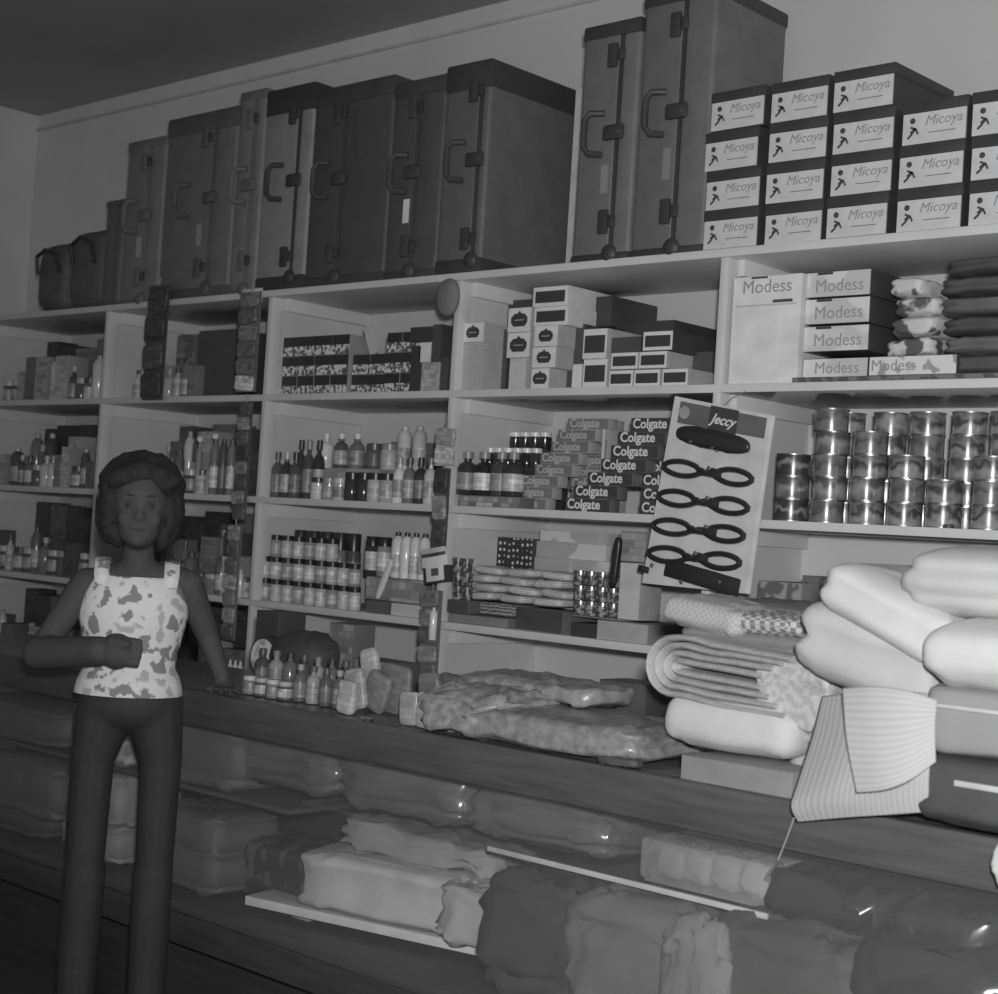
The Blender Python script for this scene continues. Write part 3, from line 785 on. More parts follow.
# right of the card, fourth shelf
carton('grey plastic-wrapped package right of the strap card', 757, 800, None, None, 3.5, GREY, patt('blotch', .14, .34, 25), z0=Z4 + .03, z1=Z4 + .2, depth=.2, name='wrapped_package', cat='package')
carton('dark wrapped package behind the grey one, right of the card', 800, 838, None, None, 3.58, DGREY, patt('blotch', .06, .16, 20), z0=Z4, z1=Z4 + .22, depth=.2, name='wrapped_package', cat='package')
carton('low speckled carton under the grey wrapped package', 752, 806, None, None, 3.5, DGREY, patt('blotch', .05, .35, 40), z0=Z4, z1=Z4 + .029, depth=.2)

# ------------------------------------------------------------------ bays behind the woman and far left
def shelf_fill(place, X0, X1, z, Y, hmax, seed, tones=(.3, .45, .2, .55, .12, .6), cats=('bottle', 'jar', 'box', 'tall'), hmin=.5):
    rd = random.Random(seed)
    x = X0
    n = {'bottle': 0, 'jar': 0, 'box': 0, 'tall': 0}
    while x < X1 - .03:
        k = rd.choice(cats)
        tone = rd.choice(tones)
        if k == 'box':
            w = rd.choice([.05, .07, .09, .11] if Y < 3.79 else [.09, .12, .15])
            h = rd.uniform(hmin, 1.0) * hmax
            if x + w > X1: break
            t = thing('carton', 'small %s carton, %s from left, %s' % ('pale' if tone > .4 else 'grey', ORD[n[k]], place), 'box', (x + w / 2, Y, z), R(rd.uniform(-4, 4)), 'cartons ' + place)
            box('box_body', plain(tone * .6, .6), t, -w / 2, w / 2, 0, .1, 0, h, bev=.001)
            box('front_panel', patt('cells', tone * .5, tone, 45, .4), t, -w / 2 + .001, w / 2 - .001, -.0008, .0005, .002, h - .002)
            x += w + rd.uniform(.004, .02)
        else:
            r = rd.choice([.018, .022, .028]) if k != 'jar' else rd.choice([.025, .03])
            h = {'bottle': .75, 'jar': .5, 'tall': .95}[k] * hmax
            h = round(h, 2)
            tn = rd.choice([(tone, .1, .5), (.1, .5, .4), (tone, .4, .0), (.15, .08, .6)])
            o = vessel(k, 300, Y + r, z, r, h, tn, '%s %s, %s from left, %s' % ({'bottle': 'small', 'jar': 'squat', 'tall': 'slender'}[k], 'jar' if k == 'jar' else 'bottle', ORD[n[k]], place), 'jar' if k == 'jar' else 'bottle', {'bottle': 'small bottles ', 'jar': 'squat jars ', 'tall': 'slender bottles '}[k] + place)
            o.location.x = x + r
            x += 2 * r + rd.uniform(.004, .016)
        n[k] += 1
B1 = 'bay behind the woman'
B0 = 'far left bay'
shelf_fill('third shelf front row, ' + B1, -5.30, -4.70, Z3, 3.55, .17, 1)
shelf_fill('third shelf back row, ' + B1, -5.30, -4.45, Z3, 3.75, .26, 2)
shelf_fill('fourth shelf front row, ' + B1, -5.30, -4.42, Z4, 3.55, .15, 3)
shelf_fill('fourth shelf back row, ' + B1, -5.30, -4.42, Z4, 3.72, .24, 4)
shelf_fill('fifth shelf, ' + B1, -5.30, -4.42, Z5, 3.58, .2, 5)
shelf_fill('second shelf, ' + B1, -5.30, -4.85, Z2, 3.58, .16, 6)
shelf_fill('third shelf front row, ' + B0, -6.30, -5.40, Z3, 3.55, .17, 11)
shelf_fill('third shelf back row, ' + B0, -6.30, -5.40, Z3, 3.75, .25, 12)
shelf_fill('fourth shelf, ' + B0, -6.30, -5.40, Z4, 3.58, .2, 13)
shelf_fill('fifth shelf, ' + B0, -6.30, -5.40, Z5, 3.58, .2, 14)
shelf_fill('second shelf, ' + B0, -6.30, -5.40, Z2, 3.6, .2, 15)
dk = (.07, .12, .18, .1, .25, .09)  # dark carton rows added to cover the pale wall and darken the left bays
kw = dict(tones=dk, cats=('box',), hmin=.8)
shelf_fill('added to darken wall, second shelf, ' + B1, -5.32, -4.45, Z2, 3.82, .3, 21, **kw)
shelf_fill('added to darken wall, third shelf, ' + B1, -5.32, -4.42, Z3, 3.84, .3, 22, **kw)
shelf_fill('added to darken wall, fourth shelf, ' + B1, -5.32, -4.42, Z4, 3.84, .3, 23, **kw)
shelf_fill('added to darken wall, fifth shelf, ' + B1, -5.32, -4.42, Z5, 3.80, .3, 24, **kw)
shelf_fill('added to darken wall, second shelf, ' + B0, -6.32, -5.40, Z2, 3.82, .3, 25, **kw)
shelf_fill('added to darken wall, third shelf, ' + B0, -6.32, -5.40, Z3, 3.84, .3, 26, **kw)
shelf_fill('added to darken wall, fourth shelf, ' + B0, -6.32, -5.40, Z4, 3.82, .3, 27, **kw)
shelf_fill('added to darken wall, fifth shelf, ' + B0, -6.32, -5.40, Z5, 3.80, .3, 28, **kw)
shelf_fill('against the wall, third shelf, middle bay', -4.08, -3.62, Z3, 3.84, .24, 29, tones=(.1, .2, .3, .4), cats=('box',))
shelf_fill('against the wall, fourth shelf, middle bay', -4.0, -3.52, Z4, 3.82, .26, 30, tones=(.1, .2, .3, .14), cats=('box',))
carton('big black box standing on the second shelf left of the tall hanging strip', 197, 234, None, None, 3.62, BLACK, DARK, z0=Z2, z1=Z2 + .26, depth=.25)
carton('grey carton left of the big black box on the second shelf', 176, 194, None, None, 3.62, DGREY, patt('cells', .1, .3, 40), z0=Z2, z1=Z2 + .25, depth=.2)
for i in range(4):                      # tall slender bottles near the post
    vessel('tall', 214 + i * 8.5, 3.53, Z3, .017, .2, [(.2, .1, .75), (.1, .05, .2)][i % 2], 'tall slender bottle, %s from left, beside the lower left hanging strip' % ORD[i], 'bottle', 'tall slender bottles by the hanging strip')
for i, px in enumerate((229, 234, 239)):
    vessel('tall', px, 3.52, Z5 + .0, .011, .14, (.7, .7, 0), 'small white bottle, %s from left, at the foot of the hanging strip' % ORD[i], 'bottle', 'small white bottles by the post')
for i, px in enumerate((228, 234, 240)):
    vessel('tall', px, 3.52, Z4 - .0, .011, .1, (.7, .7, 0), 'small white bottle, %s from left, fourth shelf by the left post' % ORD[i], 'bottle', 'small white bottles on the fourth shelf')
for i, px in enumerate((196, 211)):
    t = thing('light_knob', 'bright ball stopper, %s of two above bottles left of the hanging strip' % ['left', 'right'][i], 'ball', (fx(px, Z3 + .2, 3.54), 3.56, Z3 + (.19 if i == 0 else .2)), 0, 'small bright balls')
    lathe('ball', plain(.85, .2), t, [(0, 0), (.009, .003), (.014, .012), (.009, .021), (0, .024)], n=16)
    lathe('stopper_neck', plain(.3, .3), t, [(0, -.19 if i == 0 else -.2), (.012, -.19 if i == 0 else -.2), (.012, -.04), (.005, -.02), (.005, .002), (0, .002)], n=12)

# hanging strips of small goods on the post fronts
def strip(label, pc, y0, y1, w, n, tones, Y=SY - .012, seed=0, tilt=0, card=.3):
    rd = random.Random(seed)
    z1 = fz(pc, y0, Y); z0 = fz(pc - (y1 - y0) * .065, y1, Y)
    x = fx(pc, z1, Y)
    t = thing('hanging_strip', label, 'display strip', (x, Y, z0), 0)
    h = z1 - z0
    box('backing_card', plain(round(card * 1.3, 3), .6), t, -w / 2, w / 2, -.001, .0015, 0, h)
    for i in range(n):
        hh = h / n
        v = tones[i % len(tones)]
        o = soft('sachet', patt('cells', round(v * .6, 3), round(v * 1.5, 3), 60, .45, rough=.45), t, (rd.uniform(-.003, .003), -.008, i * hh + hh * .06), w * .46, .006, hh * .45, rot=(0, R(rd.uniform(-7, 7)), 0), e1=.3, e2=.3, nu=24, nv=10)
    lathe('hook', METAL, t, [(0, 0), (.003, 0), (.003, .03), (0, .03)], n=8, loc=(0, .0, h - .002))
    return t
strip('hanging strip of small sachets on the post left of the middle bay, upper one', 252, 292, 392, .11, 6, [.6, .16, .14, .2, .14, .18], seed=1, card=.14)
strip('long hanging strip of dark sachets on the post left of the middle bay, middle one', 247, 402, 520, .07, 8, [.12, .25, .1, .2, .07], seed=2, card=.1)
strip('lower hanging strip of grey sachets beside the post left of the middle bay', 236, 525, 640, .07, 7, [.12, .3, .22, .35, .15], seed=3, card=.16)
strip('dark hanging strip on the top shelf edge above the young woman', 160, 285, 400, .13, 4, [.07, .09, .06], seed=4, card=.07, Y=SY - .02)
strip('hanging strip of pale printed sachets on the middle post', 447, 428, 466, .085, 2, [.5, .35], seed=5, card=.4)
strip('dark narrow hanging sachets on the middle post under the pale ones', 444, 468, 548, .06, 3, [.08, .3, .06], seed=6, card=.08)
strip('hanging strip of grey sachets low on the middle post', 433, 590, 700, .085, 6, [.25, .18, .3, .15], seed=7, card=.15)
# house-shaped packet on the middle post
Yh = SY - .03
t = thing('hanging_packet', 'white house-shaped packet hanging tilted on the middle post', 'packet', (fx(437, 1.2, Yh), Yh, fz(437, 583, Yh)), 0, rot=(0, R(-10), 0))
box('packet_body', plain(.05, .4), t, -.055, .055, 0, .02, 0, .05, bev=.003)
box('white_front', WHITE, t, -.04, .035, -.004, 0, .006, .075, bev=.002)
box('white_roof', WHITE, t, -.055, .055, -.005, 0, .05, .082, bev=.002)
box('dark_stripe', DARK, t, -.05, .05, -.008, -.0045, .084, .09, bev=.001)
box('white_strip', PALE, t, -.055, .05, -.006, 0, .092, .108, bev=.002)
box('dark_window', plain(.12, .5), t, -.015, .015, -.006, -.0035, .022, .045)
vessel('tall', 433, SY - .035, fz(433, 640, SY - .03), .012, .1, (.75, .75, 0), 'slim white bottle hanging low on the middle post', 'bottle')
# oval dark thing at the top of the middle post
o = soft('hanging_pouch', plain(.2, .8, bump=.4), None, (fx(449, Z2 + .3, SY - .03), SY - .032, fz(449, 316, SY - .03)), .045, .02, .058, e1=.9, e2=.9)
setp(o, 'furry oval grey pouch hanging at the top of the middle post', 'pouch')
# small framed tag on the top shelf edge
t = thing('shelf_tag', 'small pale framed tag on the top shelf edge left of the middle bay', 'tag', (fx(254, ZT, SY - .006), SY - .008, fz(254, 303, SY)))
box('tag_plate', PALE, t, -.065, .045, 0, .006, 0, .05, bev=.001)
box('tag_print', plain(.2, .5), t, -.045, .025, -.0015, 0, .012, .038)

# ------------------------------------------------------------------ strap display card
Yc = SY - .09
cz = [(675, 396), (775, 416), (750, 594), (642, 583)]
cw = [Vector((at(x, y, Yc)[0], Yc, at(x, y, Yc)[1])) for x, y in cz]
ctr = sum(cw, Vector()) / 4
card = thing('display_card', 'pale display card of black looped straps hanging tilted in front of the cans', 'display card', tuple(ctr))
def cuv(u, v, off=0.0):
    p = cw[0].lerp(cw[1], u).lerp(cw[3].lerp(cw[2], u), v)
    return p - ctr + Vector((0, off, 0))
def cpanel(name, mat, u0, u1, v0, v1, off, th=.001, parent=card):
    bm = bmesh.new()
    a = [bm.verts.new(cuv(u, v, off)) for u, v in ((u0, v0), (u1, v0), (u1, v1), (u0, v1))]
    f = bm.faces.new(a)
    e = bmesh.ops.extrude_face_region(bm, geom=[f])
    bmesh.ops.translate(bm, verts=[x for x in e['geom'] if isinstance(x, bmesh.types.BMVert)], vec=(0, th, 0))
    return obj(name, bm, mat, parent, smooth=False)
cpanel('backing_card', plain(.62, .6), 0, 1, 0, 1, 0, .003)
hd = cpanel('header_print', plain(.14, .5), .07, .93, .02, .135, -.001)
cpanel('header_plaque', BLACK, .38, .66, .01, .145, -.0022, parent=hd)
dir_u = (cw[1] - cw[0]).normalized()
ang = -math.atan2(dir_u.z, dir_u.x)
lettering('Jeccy', .036, plain(.7, .5), hd, cuv(.52, .08, -.0035), rot=(math.pi / 2, ang, 0), shear=.4, bold=.0008)
disc = lathe_bm([(0, 0), (.017, 0), (.017, .001), (0, .001)], 20)
obj('round_mark', disc, plain(.35, .5), hd, loc=cuv(.13, .075, -.0022), rot=(R(90), 0, 0))
cpanel('card_edge', plain(.7, .5), .965, 1.0, .03, 1, -.002)
obj('hang_string', tube_bm([cuv(.5, .0, -.002), cuv(.5, -.05, .0) + Vector((0, .03, 0)), cuv(.5, -.1, .0) + Vector((0, .085, 0))], .001, 6), plain(.3, .6), card)
strp = plain(.03, .28)
def loopobj(k, v, wid, mat, nm, open_l=1.0, open_r=1.0):
    t = thing('looped_strap', nm, 'strap', tuple(ctr), 0, 'black straps on the display card')
    H = .025
    up = (cw[0] - cw[3]).normalized()
    strands = []
    for sgn in (1, -1):
        pts = []
        for i in range(25):
            s = i / 24
            u = .03 + s * .86
            if s < .42: e = math.sin(s / .42 * math.pi) ** .6 * open_l
            elif s > .6: e = math.sin((s - .6) / .4 * math.pi) ** .6 * open_r
            else: e = 0
            sg = sgn if s < .5 else -sgn
            p = cuv(u, v + .0 * s, -.009 - (.004 * sgn if .38 < s < .62 else 0)) + up * (sg * (e * H * .62 + .003))
            pts.append(p)
        strands.append(pts)
    loop = strands[0] + list(reversed(strands[1]))
    obj('strap_loop', tube_bm(loop, wid, 8, closed=True), mat, t)
    c = cuv(.55 + .02 * (k % 3), v - .005, -.014)
    bm = bmesh.new(); bx(bm, -.02, .02, -.006, .004, -.012, .012, .003)
    obj('wrap_band', bm, mat, t, loc=c, rot=(0, ang, 0))
    bm = bmesh.new(); bx(bm, -.006, .006, -.003, .002, -.005, .005, .001)
    obj('buckle', bm, METAL, t, loc=cuv(.5 + .03 * (k % 3), v - .025, -.02), rot=(0, ang + R(30), 0))
    return t
vs = [.37, .53, .685, .835]
for k, v in enumerate(vs):
    loopobj(k, v, .0075, strp, 'black looped strap, %s on the pale display card' % ['second from the top', 'third from the top', 'fourth from the top', 'fifth from the top, with bright highlights'][k])
t = thing('folded_strap', 'thick black folded strap bundle, topmost on the pale display card', 'strap', tuple(ctr))
bm = soft_bm(.118, .013, .026, e1=.7, e2=.6, nu=40, nv=16, noise=.003)
obj('bundle', bm, strp, t, loc=cuv(.46, .245, -.008), rot=(0, ang, 0))
for k, u in enumerate((.28, .5, .55)):
    bm = bmesh.new(); bx(bm, -.004, .004, -.003, .002, -.003, .003, .001)
    obj('rivet', bm, METAL, t, loc=cuv(u, .22 + .012 * k, -.021))
t = thing('strap_packet', 'wide black strap packet at the bottom of the pale display card', 'strap', tuple(ctr))
bm = bmesh.new(); bx(bm, -.115, .125, -.01, 0, -.024, .024, .005)
obj('packet_body', bm, strp, t, loc=cuv(.55, .935, -.003), rot=(0, ang, 0))
bm = bmesh.new(); bx(bm, -.035, .0, -.008, 0, -.009, .009, .003)
obj('packet_end', bm, strp, t, loc=cuv(.06, .93, -.004), rot=(0, ang, 0))
for k, u in enumerate((.1, .4, .75)):
    bm = bmesh.new(); bx(bm, -.005, .005, -.003, .002, -.005, .005, .001)
    obj('metal_end', bm, METAL, t, loc=cuv(u, [.9, .97, .95][k], -.015), rot=(0, .6, 0))

# ------------------------------------------------------------------ counter / display case
CF, CB, CT = 2.44, 2.96, .90
ct = thing('display_counter', 'long dark wooden glass-fronted shop counter running in front of the shelves', 'counter', (-2.5, CF, 0))
def CBX(name, mat, x0, x1, y0, y1, z0, z1, bev=.002, parent=ct):
    return box(name, mat, parent, x0 + 2.5, x1 + 2.5, y0 - CF, y1 - CF, z0, z1, bev=bev)
X0c, X1c = -4.9, -.55
WD = wood_and_glare(.085, .35)
CBX('front_rail', WD, X0c, X1c, CF, CF + .035, CT - .088, CT, .004)
CBX('counter_top', wood_and_glare(.11, .3), X0c, X1c, CF + .036, CB, CT - .02, CT - .003, .002)
CBX('rear_rail', WD, X0c, X1c, CB - .03, CB, CT - .11, CT - .021)
for x in (X0c + .03, -3.75, -1.0):
    CBX('frame_post', WD, x - .03, x + .03, CF + .002, CF + .05, 0, CT - .09)
CBX('case_deck', wood_and_glare(.04, .5), X0c, X1c, CF + .04, CB, .335, .36)
CBX('bottom_rail', wood_and_glare(.06, .5), X0c, X1c, CF + .005, CF + .035, .27, .345)
CBX('rear_board', plain(.035, .7), X0c, X1c, CB - .012, CB, .36, CT - .11)
CBX('glass_shelf', film(.3, .12, .08), -2.95, X1c, CF + .12, CB - .02, .655, .663, .001)
CBX('shelf_edge', plain(.5, .25), -2.33, -1.62, CF + .113, CF + .12, .654, .665, .001)
CBX('glass_front', film(.9, .035, .05), X0c + .06, X1c, CF + .014, CF + .018, .345, CT - .088, 0)
CBX('inner_board', wood_and_glare(.05, .5), X0c, -3.0, CF + .12, CB - .02, .62, .632)
CBX('kick_panel', wood_and_glare(.05, .6), X0c, X1c, CF + .12, CF + .14, 0, .335)
# loose white board under the pale cloths
a_, b_ = Vector((-3.117, 2.60)), Vector((-1.9, 2.86))
dv = (b_ - a_); Lb = dv.length
bd = box('loose_board', plain(.62, .5), None, 0, Lb, 0, .15, 0, .022, bev=.001, loc=(a_.x, a_.y - .06, .382), rot=(0, 0, math.atan2(dv.y, dv.x)))
setp(bd, 'loose white board lying askew in the counter under the pale cloths', 'board')
bl = box('wood_block', plain(.3, .6), None, -.03, .03, 0, .06, 0, .0225, loc=(-3.0, 2.62, .36))
setp(bl, 'small block propping the left end of the loose white board', 'block')
bl = box('wood_block', plain(.3, .6), None, -.03, .03, 0, .06, 0, .0225, loc=(-2.1, 2.78, .36))
setp(bl, 'small block propping the right part of the loose white board', 'block')

def sp(name, label, cat, px, py_bot, Y, wpx, hpx, d, tone, z=None, group=None, mat=None, rot=(0, 0, 0), top=None, **k):
    """soft thing sized from its look: px centre, bottom row or shelf z"""
    zb = z if z is not None else fz(px, py_bot, Y)
    x0, x1 = fx(px - wpx / 2, zb, Y), fx(px + wpx / 2, zb, Y)
    xa, za = at(px, py_bot, Y); xb, zc = at(px, py_bot - hpx, Y)
    o = soft(name, mat or plain(tone, .7, bump=.25), None, ((x0 + x1) / 2, Y, zb), (x1 - x0) / 2, d / 2, (fz(px, top, Y) - zb) / 2 if top else (zc - za) / 2, rot=rot, **k)
    return setp(o, label, cat, group)
CL = 'inside the counter'
# upper inner shelf: long plastic-wrapped bundles
for i, (px, w, tn, h) in enumerate(((315, 125, .085, 62), (437, 135, .09, 68), (575, 150, .09, 62))):
    sp('wrapped_bundle', 'long dark plastic-wrapped cloth bundle, %s from left on the inner glass shelf' % ORD[i], 'bundle', px, 850, 2.72, w, h, .3, tn, z=.665, mat=wood_and_glare(round(tn + .015, 3), .2, 5), e1=.55, e2=.35, layers=4, g=.06, noise=.02, seed=i, group='plastic-wrapped cloth bundles')  # stretched streaks paint the plastic's glare lines into the bundle colour
# packet with four pale rolls, right
z_ = .665
tx0, tx1 = fx(657, z_ + .03, 2.62), fx(776, z_ + .03, 2.62)
pk = thing('wrapped_tray', 'flat plastic-covered tray of four pale rolls on the glass shelf in the counter', 'tray', ((tx0 + tx1) / 2, 2.62, z_))
w2 = (tx1 - tx0) / 2
box('tray_base', plain(.2, .4), pk, -w2, w2, -.04, .1, 0, .006, bev=.002)
box('plastic_cover', film(.6, .22, .15), pk, -w2 - .01, w2 + .02, -.05, .1, .004, .088, bev=.012)
box('cover_highlight', plain(.45, .3), pk, -w2, w2 * .5, .09, .1, .08, .09, bev=.002)  # pale strip painting a highlight along the plastic cover's top edge
for i, u in enumerate((-.72, -.25, .2, .68)):
    o = soft('pale_roll', plain([.16, .2, .2, .26][i], .7), None, ((tx0 + tx1) / 2 + u * w2, 2.645, z_ + .0065), .036, .05, .037, e1=.6, e2=.5, rot=(0, R(8), 0), noise=.006, seed=i)
    setp(o, 'soft pale roll, %s from the left in the plastic-covered tray' % ORD[i], 'roll', 'pale rolls in the tray')
# lower level pale cloths on the board
zb = .405
sp('folded_cloth', 'broad pale folded cloth lying on the loose white board ' + CL, 'cloth', 408, 920, 2.72, 150, 62, .24, .42, z=zb, rot=(0, 0, R(12)), e1=.3, e2=.25, layers=4, g=.05, noise=.014, seed=31)
sp('folded_cloth', 'second pale cloth with slack fold, right on the loose white board', 'cloth', 520, 930, 2.74, 120, 62, .24, .34, z=zb, rot=(0, R(3), R(12)), e1=.4, e2=.35, layers=4, g=.08, noise=.024, seed=32)
sp('folded_cloth', 'grey rumpled cloth on top of the broad pale folded cloth', 'cloth', 440, 880, 2.78, 150, 34, .22, .24, z=zb + .135, rot=(0, R(2), R(8)), e1=.5, e2=.4, layers=3, noise=.024, seed=33)
sp('crumpled_cloth', 'dark crumpled cloth in the middle of the lower case ' + CL, 'cloth', 552, 945, 2.60, 120, 70, .2, .045, z=.362, top=868, e1=.6, e2=.5, layers=5, g=.12, noise=.03, seed=34)
sp('crumpled_cloth', 'grey crumpled cloth right of the dark one ' + CL, 'cloth', 650, 950, 2.60, 150, 75, .2, .12, z=.362, top=893, rot=(0, R(4), R(6)), layers=4, g=.08, e1=.5, e2=.4, noise=.03, seed=35)
sp('crumpled_cloth', 'pale triangular-looking folded cloth low in the case, below the tray of rolls', 'cloth', 690, 955, 2.50, 70, 62, .05, .17, z=.362, top=915, e1=.6, e2=.8, noise=.02, seed=36)
sp('crumpled_cloth', 'dark bundle below the right end of the tray of rolls ' + CL, 'cloth', 800, 950, 2.62, 170, 75, .26, .06, z=.362, top=915, layers=4, e1=.5, e2=.4, noise=.03, seed=37)
sp('crumpled_cloth', 'dark glossy bundle low in the right corner of the case ' + CL, 'cloth', 945, 950, 2.62, 170, 95, .24, .04, z=.362, top=930, mat=plain(.03, .2, bump=1.0, bscale=20), e1=.5, e2=.4, noise=.04, seed=38)
sp('plastic_bundle', 'dark plastic-wrapped bundle at the right end of the glass shelf ' + CL, 'bundle', 850, 860, 2.68, 130, 45, .25, .06, z=.665, mat=plain(.03, .25), e1=.5, e2=.4, noise=.03, seed=39)
sp('plastic_bundle', 'second dark plastic-wrapped bundle by the right frame edge ' + CL, 'bundle', 970, 890, 2.68, 110, 45, .25, .06, z=.665, mat=plain(.035, .25), e1=.5, e2=.4, noise=.03, seed=40)
sp('dark_cloth', 'dark patterned folded cloth at the left end of the loose white board', 'cloth', 300, 890, 2.74, 85, 62, .2, .1, z=.36, e1=.4, e2=.35, layers=3, noise=.012, seed=41, mat=patt('blotch', .04, .1, 20))
# left part, seen behind and between the woman's legs
lf = [(222, .632, 2.66, 95, 66, .085, 'top pale-grey cloth pile right of the young woman\'s legs'), (212, .362, 2.66, 72, 48, .085, 'lowest cloth right of the young woman\'s legs'), (213, .45, 2.66, 72, 45, .09, 'middle cloth right of the young woman\'s legs'),
      (130, .632, 2.66, 60, 50, .3, 'small pale patterned cloth seen between the young woman\'s legs, upper'), (120, .362, 2.66, 60, 40, .2, 'pale cloth seen low between the young woman\'s legs'), (122, .44, 2.68, 58, 60, .22, 'pale cloth seen between the young woman\'s legs, middle of the pile'),
      (40, .632, 2.66, 110, 40, .07, 'grey cloth on the inner shelf left of the young woman'), (50, .42, 2.66, 75, 60, .08, 'grey cloth with slack corner left of the young woman\'s legs'), (35, .362, 2.68, 90, 36, .05, 'dark grey cloth lowest, left of the young woman\'s legs')]
for i, (px, z, Y, w, h, tn, lb) in enumerate(lf):
    sp('folded_cloth', lb + ' ' + CL, 'cloth', px, 800, Y, w, h, .24, tn, z=z, e1=.35, e2=.3, layers=5, g=.06, noise=.014, seed=50 + i, mat=patt('blotch', tn * .6, tn * 1.1, 22) if 'patterned' in lb else None)

# ------------------------------------------------------------------ goods on the counter top
PL = 'counter left of wrapped cloth'
row(PL, 'jar', lin(250, 285, 4), 2.54, CT, .02, .045, [(.2, .5, .3), (.1, .4, .5)], 'jar', 'low pale-lidded jar')
row(PL, 'bottle', lin(300, 352, 5), 2.56, CT, .017, .09, [(.12, .3, .3), (.3, .1, .3), (.1, .1, .2)], 'bottle', 'small grey bottle')
row('back row, ' + PL, 'bottle', lin(262, 345, 7), 2.68, CT, .02, .1, [(.08, .1, .2), (.3, .2, .3), (.15, .05, 0)], 'bottle', 'back grey bottle')
for i, (px, w, h, tn, Y, ro) in enumerate(((345, 16, 34, .5, 2.5, 6), (358, 18, 42, .4, 2.56, -14), (372, 22, 40, .25, 2.6, 18), (376, 16, 62, .5, 2.62, -16), (392, 30, 50, .22, 2.62, 5), (410, 18, 34, .42, 2.5, -4), (424, 16, 36, .45, 2.5, 4), (432, 20, 48, .2, 2.6, -10), (446, 24, 50, .14, 2.62, 6), (455, 16, 40, .1, 2.7, 0))):
    sp('sachet', 'small %s sachet standing on the counter, %s from the left' % ('pale' if tn > .3 else 'dark', ORD[i]), 'sachet', px, 740, Y, w, h, .02, tn, z=CT + (.004 if abs(ro) > 8 else 0), rot=(0, R(ro), 0), mat=patt('cells', round(tn * .6, 3), tn, 60, .4, rough=.35), e1=.35, e2=.4, nu=28, nv=12, group='sachets standing on the counter')
dish = thing('metal_dish', 'tiny shiny metal dish on the counter edge, below the sachets', 'dish', (fx(367, CT, 2.46), 2.462, CT))
lathe('dish_body', plain(.85, .18, metal=1.0), dish, [(0, 0), (.011, 0), (.015, .005), (.0145, .006), (0, .003)], n=20)
# back of the counter
YB = 2.84
t = thing('round_tin', 'round-topped tin with pale dome label on the counter before the middle bay', 'tin', (fx(268, CT + .04, YB), YB, CT))
lathe('tin_body', plain(.05, .35), t, [(0, -.02), (.056, -.02), (.058, .0), (.058, .02), (0, .02)], n=32, rot=(R(90), 0, 0), loc=(0, 0, .058))
lathe('dome_label', patt('blotch', .35, .65, 18, .4), t, [(0, 0), (.05, 0), (.05, .002), (0, .002)], n=32, rot=(R(90), 0, 0), loc=(0, -.02, .058))
carton('black box behind the round-topped tin before the middle bay', 255, 277, None, None, YB + .05, BLACK, BLACK, z0=CT, z1=CT + .18, depth=.1)
sp('dark_bundle', 'big dark dome-shaped bundle right of the round-topped tin on the counter', 'bundle', 305, 690, YB + .03, 52, 52, .16, .06, z=CT, e1=.9, e2=.8, noise=.008, seed=61)
carton('grey carton right of the dome-shaped bundle on the counter', 328, 352, None, None, YB + .06, DGREY, patt('cells', .12, .3, 40), z0=CT, z1=CT + .17, depth=.08)
carton('low dark-topped pale carton left of the middle post on the counter', 354, 392, None, None, YB + .04, DARK, patt('cells', .2, .35, 30), z0=CT, z1=CT + .085, depth=.1)
row('behind the wrapped cloth on the counter', 'jar', [455, 474], YB, CT, .02, .085, [(.05, .4, .0)], 'jar', 'small black jar with pale lid')
carton('wide black box standing behind the wrapped cloth on the counter', 526, 583, None, None, YB, BLACK, DARK, z0=CT, z1=CT + .1, depth=.09)
o = carton('taller black box with a pale line of print, behind the wrapped cloth', 598, 645, None, None, YB - .02, BLACK, DARK, z0=CT, z1=CT + .125, depth=.1)
box('print_line', GREY, o, -.04, .035, -.002, -.0006, .04, .046)
# cellophane-wrapped cloths
sp('wrapped_cloth', 'long flat plastic-wrapped cloth lying on the counter, right one before the black boxes', 'cloth', 590, 755, 2.62, 185, 34, .34, .3, z=CT, mat=plain(.25, .28, var=.3, scale=45, bump=.5, bscale=60), e1=.4, e2=.3, layers=2, g=.05, noise=.014, seed=71)
sp('wrapped_cloth', 'pale rumpled plastic-wrapped cloth lying on the counter, left of the flat one', 'cloth', 495, 740, 2.60, 85, 44, .3, .34, z=CT, mat=plain(.3, .28, var=.35, scale=50, bump=.5, bscale=60), e1=.5, e2=.4, layers=3, g=.06, noise=.024, seed=72)
sp('wrapped_cloth', 'grey wrapped cloth resting on the long flat plastic-wrapped cloth', 'cloth', 545, 720, 2.74, 140, 22, .2, .32, z=CT + .07, mat=plain(.27, .32, var=.3, scale=40, bump=.5, bscale=60), e1=.5, e2=.4, noise=.012, seed=73)
sp('sachet', 'black sachet with a bright ring lying on the counter front before the wrapped cloth', 'sachet', 620, 765, 2.475, 40, 9, .04, .08, z=CT, e1=.5, e2=.5, noise=.004, seed=74)
gp_ = carton('flat pale plastic package under the white towel at the counter edge', 681, 792, None, None, 2.455, GREY, plain(.25, .35), z0=CT, z1=CT + .045, depth=.3, name='wrapped_package', cat='package')

